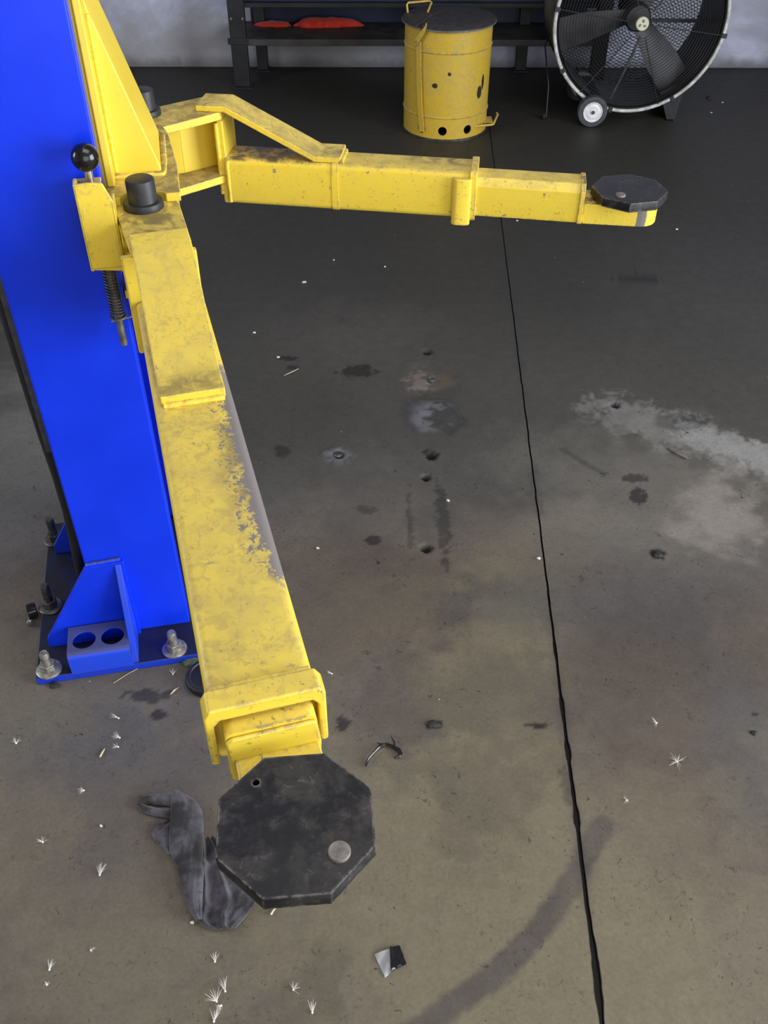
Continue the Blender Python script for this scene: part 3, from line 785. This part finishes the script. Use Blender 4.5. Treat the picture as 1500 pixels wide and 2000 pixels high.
strap('lever_strap', [(R(228), RC + .010, .405), (R(229), RC + .010, .30), (R(232), RC + .010, .15), (R(236), RC + .008, .035)], .026, .005, 'can')
# hinged arm at the rim
hg = MB(); rings = []
for (a, z, w) in ((R(224), .398, .012), (R(227), .408, .017), (R(232), .430, .016), (R(238), .460, .012), (R(240), .478, .008)):
    x, y = onr(a, RC + .018); rings.append([(x + math.cos(a) * q * .003, y + math.sin(a) * q * .003, z + e * w) for e, q in ((-1, -1), (1, -1), (1, 1), (-1, 1))])
hg.loft(rings).build('hinge_arm', M['can'], can, bevel=.001)
MB().lathe([(.006, 0), (.006, .010)], 14, (onr(R(226), RC + .014)[0], onr(R(226), RC + .014)[1] - .008, .404), 'y').build('pivot_rivet', M['steel_dk'], can)
pe = MB()
pe.tube([(.125, -.140, .050), (.17, -.128, .050), (.208, -.110, .048), (.214, -.104, .049), (.240, -.02, .062), (.236, -.005, .064)], .0055, 8)
pe.box(.165, .212, -.095, -.02, .050, .054)
pe.build('foot_pedal', M['can'], can, bevel=.001)

# ------------------------------------------------------------------ drum fan
FX, FYF, FZ, FR, FD = 1.118, 4.50, .434, .372, .36
fan = thing('drum_fan', 'large black drum fan on wheels standing at the back wall, right of the yellow can', 'fan', (FX, FYF, 0))
MB().lathe([(FR, 0), (FR, FD), (FR - .012, FD), (FR - .012, 0)], 96, (0, 0, FZ), 'y', cap=False).build('drum', M['drum'], fan)
MB().lathe([(FR - .0125, .004), (FR - .0125, FD - .002), (FR - .016, FD - .002), (FR - .016, .004)], 96, (0, 0, FZ), 'y', cap=False).build('drum_lining', M['fan'], fan)
def ring(R0, r, y, n=96, m=8): 
    return [[((R0 + r * math.cos(2 * math.pi * j / m)) * math.cos(2 * math.pi * i / n), y + r * math.sin(2 * math.pi * j / m), FZ + (R0 + r * math.cos(2 * math.pi * j / m)) * math.sin(2 * math.pi * i / n)) for j in range(m)] for i in range(n)]
def torus(mb, R0, r, y, n=96, m=6):
    rg = ring(R0, r, y, n, m); rg.append(rg[0]); return mb.loft(rg, cap=False)
torus(MB(), FR + .003, .0085, -.004).build('front_rim', M['rim'], fan, sharp=80)
torus(MB(), FR, .007, FD).build('rear_rim', M['fan'], fan, sharp=80)
gg = MB()
k = 0
rr_ = .062
while rr_ < FR - .008:
    torus(gg, rr_, .0013, -.006 - .018 * (1 - (rr_ / FR) ** 2), 72, 4); rr_ += .0125
gg.build('front_guard', M['fan'], fan, sharp=80, kind='stuff')
for a in (-8, 52, 112, 172, 232, 292):
    c_, s_ = math.cos(R(a)), math.sin(R(a))
    MB().tube([(r_ * c_, -.009 - .018 * (1 - (r_ / FR) ** 2), FZ + r_ * s_) for r_ in (.06, .14, .22, .30, FR + .004)], .0022, 6).build('guard_spoke', M['fan'], fan)
for a in (-8, 172, 212, 258, 302, 52, 112):
    MB().box(-.009, .009, -.018, .010, -.013, .013).build('guard_clip', M['fan'], fan, bevel=.002)
    o = COL.objects[-1]; o.location = ((FR + .003) * math.cos(R(a)), 0, FZ + (FR + .003) * math.sin(R(a))); o.rotation_euler = (0, R(90 - a), 0)
bd = MB().lathe([(.0005, -.036), (.026, -.035), (.0285, -.031), (.0285, -.026)], 32, (0, 0, FZ), 'y').build('badge', M['badge'], fan)
lobe = MB()
for q in range(3):
    a = R(90 + 120 * q)
    pts2 = [(.004, -.002), (.009, -.0065), (.016, -.006), (.0195, 0), (.016, .0045), (.009, .003)]
    lobe.prism([(u * math.cos(a) - v * math.sin(a), u * math.sin(a) + v * math.cos(a)) for u, v in pts2], -.0368, -.0350, lambda u, v, w: (u, w, FZ + v))
lobe.build('propeller_mark', M['badge_ink'], bd)
# three paddle blades, at rest
def blade(ang):
    ro, n, m = FR - .024, 12, 9; top = []; bot = []
    for i in range(n + 1):
        q = i / n; r = .030 + (ro - .030) * q
        half = .034 + .040 * min(1, q * 1.6) ** .8
        row_t, row_b = [], []
        for j in range(m):
            e = -1 + 2 * j / (m - 1)
            xx = r + (0.012 * (1 - e * e) if i == n else 0)
            yy = half * e + .018 * q
            pitch = R(26 - 14 * q)
            w = yy * math.cos(pitch); d = .115 + yy * math.sin(pitch) - .010 * (1 - e * e)
            x = xx * math.cos(ang) - w * math.sin(ang); z = xx * math.sin(ang) + w * math.cos(ang)
            row_t.append((x, d, FZ + z)); row_b.append((x, d + .004, FZ + z))
        top.append(row_t + row_b[::-1])
    return MB().loft(top).build('blade', M['blade'], fan, sharp=50)
for a in (191, 306, 68): blade(R(a))
MB().lathe([(.0005, .055), (.050, .058), (.058, .070), (.058, .15), (.045, .16), (.045, .30), (.0005, .30)], 40, (0, 0, FZ), 'y').build('motor', M['fan'], fan)
for dz in (-.055, .055):
    MB().box(-FR + .01, FR - .01, .235, .260, FZ + dz - .006, FZ + dz + .006).build('motor_bracket', M['fan'], fan)
# expanded-metal guard at the back
mg = MB()
N = 80
for i in range(-N, N + 1):
    for sgn in (-1, 1):
        pts_ = []
        c0 = i * .0150
        for j in range(-60, 61):
            x = j * .0125; z = sgn * x * .48 + c0
            if x * x + z * z < (FR - .010) ** 2: pts_.append((x, FD - .015, FZ + z))
        if len(pts_) > 2: mg.tube([pts_[0], pts_[-1]], .00125, 4)
mg.build('rear_mesh', M['fan'], fan, kind='stuff')
# tow handle rod, wheels, foot
MB().tube([(-.085, -.010, .115), (-.055, -.014, .20), (-.022, -.03, .31), (.0, -.03, .385)], .0055, 8).build('guard_strut', M['strip'], fan)
def wheel(x, y):
    w = MB().lathe([(.040, -.016), (.052, -.021), (.066, -.018), (.069, 0), (.066, .018), (.052, .021), (.040, .016)], 40, (x, y, .069), 'y').build('wheel', M['tyre'], fan, sharp=60)
    MB().lathe([(.0005, -.024), (.010, -.024), (.010, -.017), (.022, -.022), (.026, -.0225), (.036, -.018), (.042, -.0225), (.044, -.022), (.044, -.016), (.0005, -.014)], 36, (x, y, .069), 'y').build('wheel_hub', M['wheelhub'], w)
    MB().lathe([(.0005, -.0245), (.0085, -.0245), (.0085, -.0235)], 20, (x, y, .069), 'y').build('axle_end', M['steel_dk'], w)
wheel(FX * 0 - .165, -.035); wheel(-.165, .33)
MB().cyl((-.165, -.03, .069), .008, .36, 12, 'y').build('axle', M['fan'], fan)
fl = MB()
for y0 in (.045, .30):
    fl.prism([(.150, .125), (.262, .175), (.240, .0), (.205, .0)], y0, y0 + .004, along_y)
fl.box(.205, .240, .045, .304, 0, .004)
fl.prism([(.262, .175), (.266, .175), (.244, .0), (.240, .0)], .045, .304, along_y)
fl.prism([(.150, .125), (.154, .125), (.209, .0), (.205, .0)], .045, .304, along_y)
fl.build('foot_bracket', M['fan'], fan)
MB().box(-.215, -.120, -.005, .36, .085, .12).build('wheel_bracket', M['fan'], fan, bevel=.004)
p0 = on_floor(1066, 234)
pc = [(-.36, .20, FZ - .10), (-.385, .15, .30), (p0.x - FX - .0, p0.y - FYF + .03, .14), (p0.x - FX, p0.y - FYF, .012), (p0.x - FX - .01, p0.y - FYF + .01, .006)]
MB().tube([Vector(pc[0]).lerp(Vector(pc[1]), .0)] + [Vector(p) for p in pc[1:]], .0035, 8).build('power_cord', M['hose'], fan)
MB().lathe([(.010, 0), (.013, .006), (.012, .022), (.006, .028)], 16, (p0.x - FX - .01, p0.y - FYF + .01, .0)).build('plug', M['hose'], fan)

# ------------------------------------------------------------------ workbench against the back wall
BX0, BX1, BY0, BY1 = -.760, 1.10, 5.0, 5.335
wb = thing('workbench', 'long black steel workbench with a low shelf along the back wall', 'workbench', ((BX0 + BX1) / 2, 5.17, 0))
ox, oy = (BX0 + BX1) / 2, 5.17
def bleg(x, y, w, d):
    l = MB().box(x - ox, x + w - ox, y - oy, y + d - oy, .006, .85).build('leg', M['bench'], wb, bevel=.003)
    MB().box(x - ox - .012, x + w - ox + .012, y - oy - .012, y + d - oy + .012, 0, .006).build('foot_plate', M['bench'], l)
bleg(BX0, BY0, .078, .05); bleg(BX1 - .07, BY0, .07, .05); bleg(-.672, 5.275, .055, .05); bleg(.690, 5.275, .055, .05)
MB().box(BX0 - ox + .005, BX1 - ox - .005, BY0 - oy + .002, BY1 - oy, .198, .228).build('lower_shelf', M['bench_shelf'], wb, bevel=.003)
MB().box(BX0 - ox - .012, BX0 - ox + .09, BY0 - oy - .006, BY0 - oy - .001, .205, .235).build('shelf_bracket', M['bench'], wb, bevel=.002)
for px_ in (-.745, -.690):
    MB().cyl((px_ - ox, BY0 - oy - .008, .322), .006, .008, 12, 'y').build('leg_bolt', M['rivet'], wb)
MB().box(BX0 - ox + .07, BX1 - ox - .065, BY0 - oy + .06, BY1 - oy - .02, .375, .80).build('drawer_cabinet', M['navy'], wb, bevel=.004)
MB().box(BX0 - ox + .07, BX1 - ox - .065, BY0 - oy + .02, BY0 - oy + .055, .365, .385).build('cabinet_rail', M['bench'], wb, bevel=.002)
for k_ in range(3):
    xa = BX0 - ox + .09 + k_ * .575
    d_ = MB().box(xa, xa + .555, BY0 - oy + .045, BY0 - oy + .058, .40, .78).build('drawer_front', M['navy'], wb, bevel=.004)
MB().box(BX0 - ox - .02, BX1 - ox + .02, BY0 - oy - .03, BY1 - oy + .01, .85, .90).build('bench_top', M['bench_shelf'], wb, bevel=.004)
MB().box(BX0 - ox + .07, BX1 - ox - .065, BY1 - oy - .016, BY1 - oy - .006, .228, .40).build('back_panel', M['navy'], wb)

def lump(name, c, rx, ry, h, label, cat, mat, group=None, sd=1):
    n, m = 26, 9; rings = []
    rnd = random.Random(sd); ph = [rnd.uniform(0, 6.28) for _ in range(6)]
    for j in range(m):
        q = j / (m - 1); rad = math.cos(q * math.pi / 2) ** .7; z = h * math.sin(q * math.pi / 2)
        rg = []
        for i in range(n):
            a = 2 * math.pi * i / n
            w = 1 + .13 * math.sin(3 * a + ph[0]) + .08 * math.sin(7 * a + ph[1] + 2 * q) + .05 * math.sin(11 * a + ph[2])
            zz = z * (1 + .18 * math.sin(4 * a + ph[3]) * rad + .12 * math.sin(9 * a + ph[4]) * rad)
            rg.append((max(rad, .01) * w * rx * math.cos(a), max(rad, .01) * w * ry * math.sin(a), max(zz, 0)))
        rings.append(rg)
    o = MB().loft(rings).build(name, M[mat], None, sharp=80)
    o.location = c
    return tag(o, label, cat, group)
lump('red_cloth', (-.30, 5.25, .2283), .17, .042, .036, 'bright red crumpled cloth in the middle of the low bench shelf', 'cloth', 'red', 'red cloths on the bench shelf', 3)
lump('red_cloth', (-.565, 5.255, .2283), .085, .038, .018, 'flat dull red cloth at the left end of the bench shelf', 'cloth', 'red', 'red cloths on the bench shelf', 5)

# ------------------------------------------------------------------ grey rag on the floor under the near pad
def rag():
    mb = MB()
    def resample(pts, n):
        P = [on_floor(*p) for p in pts]; L = [0]
        for a, b in zip(P[:-1], P[1:]): L.append(L[-1] + (b - a).length)
        out = []
        for i in range(n):
            t = L[-1] * i / (n - 1); k = 0
            while k < len(L) - 2 and L[k + 1] < t: k += 1
            out.append(P[k].lerp(P[k + 1], (t - L[k]) / max(1e-6, L[k + 1] - L[k])))
        return out
    def sheet(left, right, n, m, hf, th=.0035):
        A, B = resample(left, n), resample(right, n); top = []; bot = []
        for i in range(n):
            u = i / (n - 1)
            for j in range(m):
                v = j / (m - 1); p = A[i].lerp(B[i], v); z = hf(u, v) + .0012 * math.sin(31 * u + 9 * v) * math.sin(17 * v + 3)
                top.append((p.x, p.y, max(z, .001) + th)); bot.append((p.x, p.y, max(z - .001, .0006)))
        fs = []; N_ = n * m
        for i in range(n - 1):
            for j in range(m - 1):
                a = i * m + j; fs.append((a, a + 1, a + m + 1, a + m)); fs.append((N_ + a, N_ + a + m, N_ + a + m + 1, N_ + a + 1))
        for i in range(n - 1):
            for j in (0, m - 1):
                a = i * m + j; fs.append((a, a + m, N_ + a + m, N_ + a))
        for j in range(m - 1):
            for i in (0, n - 1):
                a = i * m + j; fs.append((a, a + 1, N_ + a + 1, N_ + a))
        mb.add(top + bot, fs)
    g = lambda x, c, s: math.exp(-((x - c) / s) ** 2)
    # long folded band
    sheet([(337, 1557), (335, 1599), (332, 1643), (333, 1674), (348, 1702), (357, 1742), (371, 1784), (386, 1808)],
          [(352, 1558), (384, 1572), (397, 1592), (401, 1623), (400, 1676), (401, 1720), (398, 1764), (397, 1806)], 44, 14,
          lambda u, v: .006 + .016 * math.sin(math.pi * min(1, v * .72 + .10)) ** .6 + .004 * math.sin(9 * u + 3 * v) * v + .003 * g(v, .9, .1))
    # opened fan under the pad
    sheet([(397, 1640), (394, 1690), (395, 1740), (393, 1780), (390, 1806), (402, 1817), (420, 1822)],
          [(416, 1640), (452, 1670), (480, 1715), (504, 1752), (500, 1768), (484, 1792), (462, 1819)], 40, 30,
          lambda u, v: .004 + .006 * v * (1 - .4 * u) + .011 * g(v, .42 + .10 * u, .055) * (u > .25) * min(1, (u - .25) * 5 if u > .25 else 0) + .010 * g(v, .12 - .05 * u, .05) + .008 * g(u, .33 - .18 * v, .05)
          + .004 * math.sin(14 * v + 5 * u) * (1 - u) + .006 * g(u, .98, .06) * g(v, .5, .5))
    # tail at the left: a loop and a lobe
    sheet([(268, 1576), (280, 1558), (305, 1555), (338, 1553)], [(276, 1580), (290, 1572), (305, 1576), (338, 1578)], 20, 8,
          lambda u, v: .004 + .010 * math.sin(math.pi * v))
    sheet([(268, 1576), (276, 1589), (298, 1596), (340, 1604)], [(276, 1574), (288, 1577), (310, 1582), (340, 1584)], 20, 8,
          lambda u, v: .003 + .008 * math.sin(math.pi * v))
    sheet([(330, 1606), (308, 1612), (294, 1630), (303, 1646), (318, 1661), (331, 1673)], [(344, 1606), (340, 1618), (337, 1632), (337, 1646), (338, 1660), (343, 1673)], 20, 10,
          lambda u, v: .003 + .007 * v + .003 * math.sin(8 * v + 6 * u))
    o = mb.build('shop_rag', M['rag'], None, sharp=80, sub=1)
    tag(o, 'crumpled dark grey cloth rag lying on the floor half under the near pad', 'rag')
rag()

# ------------------------------------------------------------------ small litter on the floor
def path_on_floor(pts, z=.003): return [on_floor(px, py) + Vector((0, 0, z)) for px, py in pts]
def ribbon(name, pts, hw, lift, mat, label, cat, th=.001):
    P = path_on_floor(pts, 0); mb = MB(); rings = []
    for i, p in enumerate(P):
        t = (P[min(i + 1, len(P) - 1)] - P[max(i - 1, 0)]).normalized(); sd = Vector((-t.y, t.x, 0))
        w = hw[i]; tw = .9 * math.sin(i * 1.7)
        a = p + sd * w + Vector((0, 0, .0035 + lift[i] + tw * w * .5)); b = p - sd * w + Vector((0, 0, .0035 + lift[i] - tw * w * .5)); c = p + Vector((0, 0, .0055 + lift[i]))
        rings.append([a, c, b, b - Vector((0, 0, th)), c - Vector((0, 0, th * 1.5)), a - Vector((0, 0, th))])
    mb.loft(rings)
    return mb, lambda: tag(mb.build(name, M[mat], None, sharp=60), label, cat)
mb, fin = ribbon('plastic_strip', [(714, 1499), (717, 1491), (721, 1483), (729, 1474), (738, 1466), (747, 1459), (754, 1457), (762, 1460), (771, 1465), (778, 1469), (782, 1474), (779, 1481), (770, 1481)],
                 [.0015, .0022, .0026, .0026, .0028, .003, .0035, .0036, .0036, .0045, .0045, .0035, .002], [.0, .001, .002, .003, .004, .004, .004, .005, .004, .004, .003, .002, 0], 'plastic',
                 'curled torn strip of shiny black plastic on the floor right of the near pad', 'plastic strip')
mb.tube(path_on_floor([(771, 1463), (770, 1452), (766, 1446), (764, 1440)], .006), [.002, .0015, .001, .0006], 6)
mb.tube(path_on_floor([(752, 1458), (743, 1456), (736, 1453)], .005), [.002, .0015, .0008], 6)
fin()

sc = thing('plastic_scrap', 'small square scrap of crumpled clear and black film on the floor below the near pad', 'plastic scrap', on_floor(760, 1884))
def scrap(name, quad, hs, mat):
    c = on_floor(760, 1884); A = [on_floor(*q) - c for q in quad]; n = 9; top = []; bot = []
    for i in range(n):
        for j in range(n):
            u, v = i / (n - 1), j / (n - 1)
            p = A[0].lerp(A[1], u).lerp(A[3].lerp(A[2], u), v)
            z = hs(u, v); top.append((p.x, p.y, z + .0008)); bot.append((p.x, p.y, z))
    fs = []; N_ = n * n
    for i in range(n - 1):
        for j in range(n - 1):
            a = i * n + j; fs += [(a, a + n, a + n + 1, a + 1), (N_ + a, N_ + a + 1, N_ + a + n + 1, N_ + a + n)]
    for i in range(n - 1):
        for a, b in ((i, i + 1), (i * n, (i + 1) * n), ((n - 1) * n + i, (n - 1) * n + i + 1), (i * n + n - 1, (i + 1) * n + n - 1)): fs.append((a, b, N_ + b, N_ + a))
    return MB().add(top + bot, fs).build(name, M[mat], sc, sharp=80)
scrap('clear_half', [(731, 1865), (762, 1855), (764, 1900), (752, 1911)], lambda u, v: .0012 + .004 * u * (1 - v * .4) + .001 * math.sin(9 * v + 4 * u), 'film')
scrap('black_half', [(761, 1853), (780, 1847), (794, 1884), (763, 1900)], lambda u, v: .0012 + .0045 * math.exp(-(u / .3) ** 2) + .0018 * math.sin(8 * v + 7 * u) ** 2, 'plastic')

c = on_floor(408, 1330)
pk = thing('rubber_puck', 'thick round black rubber pad on the floor hidden behind the near arm', 'rubber pad', (c.x, c.y, 0))
MB().lathe([(.040, 0), (.045, .004), (.047, .012), (.045, .018), (.040, .0205), (.0005, .021)], 40).build('disc', M['hose'], pk)
MB().lathe([(.034, .0202), (.036, .0225), (.038, .0222), (.039, .0195)], 40).build('worn_ridge', M['pin'], pk)

c = on_floor(66, 1203)
cp = thing('bottle_cap', 'black ridged plastic cap lying on its side left of the column base', 'cap', (c.x, c.y, 0), R(25))
MB().lathe([(.013, -.009), (.0155, -.009), (.0160, -.007), (.0160, .008), (.0140, .010), (.0005, .010)], 28, (0, 0, .0165), 'x').build('shell', M['plastic'], cp)
for k_ in range(14):
    a = 2 * math.pi * k_ / 14
    MB().box(-.007, .007, .0155 * math.cos(a) - .0012, .0155 * math.cos(a) + .0012, .0165 + .0155 * math.sin(a) - .0009, .0165 + .0155 * math.sin(a) + .0012).build('rib', M['hose'], cp)
c = on_floor(62, 1224)
sw = thing('pan_head_screw', 'small shiny screw with a round head beside the black cap', 'screw', (c.x, c.y, 0), R(120))
MB().lathe([(.0005, .0), (.0065, .0010), (.0085, .0035), (.0085, .0045), (.0005, .0045)], 24, (0, 0, .0086), 'x').build('head', M['steel'], sw)
MB().lathe([(.0028, .0045), (.0028, .018), (.0005, .022)], 14, (0, 0, .0075), 'x').build('shank', M['steel'], sw)

# steel sleeve of a cut-off anchor in the rusty crater, and the plug in its own pit
c = on_floor(842, 743)
o = MB().lathe([(.0075, -.006), (.0115, -.006), (.0115, .004), (.0105, .005), (.0080, .005), (.0075, .004)], 28).build('anchor_sleeve', M['steel_dk'])
o.location = (c.x, c.y, .001); tag(o, 'short steel anchor sleeve stub set in the rusty crater in the floor', 'anchor')
c = on_floor(660, 888)
o = MB().lathe([(.006, -.008), (.0125, -.008), (.0125, .001), (.010, .003), (.006, .002)], 24).build('anchor_sleeve', M['steel_dk'])
o.location = (c.x, c.y, .001); tag(o, 'dark anchor sleeve flush in a pale ring of floor, right of the arm', 'anchor')

c = on_floor(1325, 887)
o = MB().prism([(-.030, .006), (-.012, .013), (.010, .006), (.032, -.008), (.028, -.011), (-.004, -.006), (-.028, .001)], .001, .006, along_z).build('wood_sliver', M['straw'], None, bevel=.001)
o.location = c; o.rotation_euler = (R(4), R(-3), R(-38)); o.data.materials[0] = M['sliver']; tag(o, 'pale pointed sliver of wood on the light floor patch at the right', 'splinter')

def twig(name, pts, r, label, mat='straw'):
    o = MB().tube(path_on_floor(pts, .003), r, 6).build(name, M[mat], None, sharp=80); return tag(o, label, 'straw')
twig('straw_stalk', [(529, 1788), (534, 1780), (541, 1772), (549, 1764), (556, 1757)], [.0022, .0016, .0014, .0018, .0012], 'pale broken straw stalk sticking out under the front of the near pad')
twig('straw_stalk', [(222, 1336), (250, 1318), (280, 1302)], [.0006, .0008, .0006], 'thin dry stalk along the front edge of the base plate')
twig('straw_stalk', [(333, 1358), (341, 1350), (350, 1344)], [.0008, .0022, .0006], 'short pale straw blade left of the rubber puck')
twig('straw_stalk', [(196, 1480), (200, 1472), (205, 1464)], [.0022, .0020, .0012], 'stubby grey husk on the floor at left, between the column and the rag')
twig('straw_stalk', [(555, 735), (570, 728), (583, 722)], [.0010, .0014, .0009], 'tiny curved fibre on the dark floor right of the brace strap')
lump('dry_leaf', on_floor(376, 1292), .022, .018, .010, 'small grey green leaf scrap behind the rubber puck', 'leaf', 'leaf', None, 9)
lump('dirt_clump', on_floor(846, 1415), .014, .009, .006, 'black crumbly dirt clump on the floor straight right of the arm collar', 'dirt', 'dirt', 'dirt clumps', 11)
lump('dirt_clump', on_floor(1284, 1084), .012, .010, .006, 'black dirt clump on the floor at the right, far from the arm', 'dirt', 'dirt', 'dirt clumps', 12)
lump('dirt_clump', on_floor(108, 1340), .012, .007, .006, 'black dirt clump at the front left corner of the base plate', 'dirt', 'dirt', 'dirt clumps', 13)
lump('dirt_clump', on_floor(1385, 192), .016, .012, .010, 'black lump on the far floor right of the fan', 'dirt', 'dirt', 'dirt clumps', 14)
lump('dirt_clump', on_floor(1472, 1432), .007, .006, .004, 'small black dirt clump near the right edge of the floor', 'dirt', 'dirt', 'dirt clumps', 15)

def seed(px, py, size, ang, label, n=13, spread=75):
    n = int(n * 1.25); c = on_floor(px, py); rnd = random.Random(int(px * 7 + py)); mb = MB()
    mb.lathe([(.0002, 0), (.0017, .0008), (.0020, .002), (.0010, .0034), (.0002, .0038)], 8, (0, 0, .0004))
    for i in range(n):
        a = R(ang + rnd.uniform(-spread, spread)); L = size * rnd.uniform(.6, 1.1); el = rnd.uniform(.12, .7)
        e = Vector((L * math.cos(a) * math.cos(el), L * math.sin(a) * math.cos(el), .002 + L * math.sin(el)))
        mb.tube([(0, 0, .0022), e * .5 + Vector((0, 0, .0018)), e], [.00030, .00020, .00008], 4)
    o = mb.build('dandelion_seed', M['seed'], None, sharp=80); o.location = c
    tag(o, label, 'seed', 'dandelion seeds on the floor')
S = 'white dandelion seed '
for (px, py, sz, an, lb, n, sp) in (
    (32, 1453, .013, 100, S + 'at the far left of the floor, below the column base', 11, 70),
    (232, 1404, .020, 175, S + 'left of the arm collar, highest of the three in a column', 8, 22),
    (234, 1442, .018, 160, S + 'left of the arm collar, middle of the three in a column', 9, 40),
    (231, 1460, .014, 170, S + 'left of the arm collar, lowest of the three in a column', 8, 50),
    (164, 1545, .012, 190, S + 'up and left of the rag, with a thin dark stem', 11, 80),
    (84, 1646, .012, 110, S + 'at left, level with the middle of the rag', 11, 90),
    (195, 1710, .020, 85, 'largest fluffy white dandelion seed left of the rag', 18, 35),
    (178, 1857, .008, 30, 'short dandelion seed on the floor below and left of the rag', 9, 80),
    (97, 1895, .016, 85, S + 'near the bottom left corner, its tuft pointing up', 11, 35),
    (92, 1924, .006, 90, 'small white seed just below another one near the bottom left corner', 8, 120),
    (420, 1879, .014, 100, S + 'below the rag, topmost of the bottom cluster', 11, 45),
    (440, 1937, .020, 110, S + 'in the bottom cluster, right one with a long tuft', 13, 30),
    (423, 1957, .021, 125, 'bushiest dandelion seed in the bottom cluster', 14, 60),
    (432, 1965, .011, 230, 'small dandelion seed tucked under the bushiest one in the bottom cluster', 10, 50),
    (418, 1996, .022, 85, S + 'cut off by the bottom edge, lowest of the cluster', 13, 35),
    (573, 1934, .014, 60, S + 'below the near pad, with two thin trailing stalks', 11, 100),
    (610, 1979, .018, 95, S + 'at the bottom, right of the cluster, with its tuft upright', 10, 28),
    (1322, 1489, .020, 150, 'large bright dandelion seed on the floor at right, beyond the joint', 18, 150),
    (1282, 1413, .014, 180, S + 'at right, above the large bright one', 9, 80),
    (1224, 1564, .010, 190, S + 'just right of the floor joint', 10, 120),
    (648, 1317, .012, 175, S + 'beside the right side of the arm collar', 7, 25),
    (338, 1318, .013, 85, S + 'at the front edge of the base plate, below the right bolt', 10, 60)):
    seed(px, py, sz, an, lb, n, sp)

def chip(px, py, r, label, mat='chip'):
    c = on_floor(px, py); rnd = random.Random(int(px + 3 * py))
    out = [(r * rnd.uniform(.6, 1.2) * math.cos(R(45 * k + rnd.uniform(-12, 12))), r * rnd.uniform(.5, .9) * math.sin(R(45 * k))) for k in range(8)]
    o = MB().prism(out, .0012, .0042, along_z).build('paint_chip', M[mat], None, bevel=.0006); o.location = c
    tag(o, label, 'paint chip', 'white chips on the floor')
W = 'white paint chip '
for px, py, r, lb in ((594, 552, .0085, 'largest white paint chip on the dark floor right of the near arm'),
                      (497, 651, .0055, W + 'on the dark floor close beside the near arm'),
                      (543, 699, .0055, 'flat oblong white chip beside the brace strap foot'),
                      (652, 509, .0040, W + 'on the dark floor below the far arm seam'),
                      (752, 522, .0045, W + 'on the dark floor under the middle of the far arm'),
                      (1322, 449, .0060, W + 'on the dark floor right of the far pad'),
                      (1010, 432, .0050, W + 'just under the inner tube of the far arm'),
                      (1389, 221, .0050, W + 'on the far floor right of the fan foot'),
                      (1411, 201, .0065, W + 'beside the black lump on the far floor'),
                      (198, 1615, .0034, 'round white crumb on the floor left of the rag'),
                      (376, 1803, .0036, 'round white crumb touching the bottom of the rag'),
                      (621, 1072, .0045, W + 'in the reddish floor area right of the near arm'),
                      (875, 979, .0045, 'tiny white stick lying right of the floor pits'),
                      (1052, 1092, .0055, 'pale chip lying on the floor joint')):
    chip(px, py, r, lb)
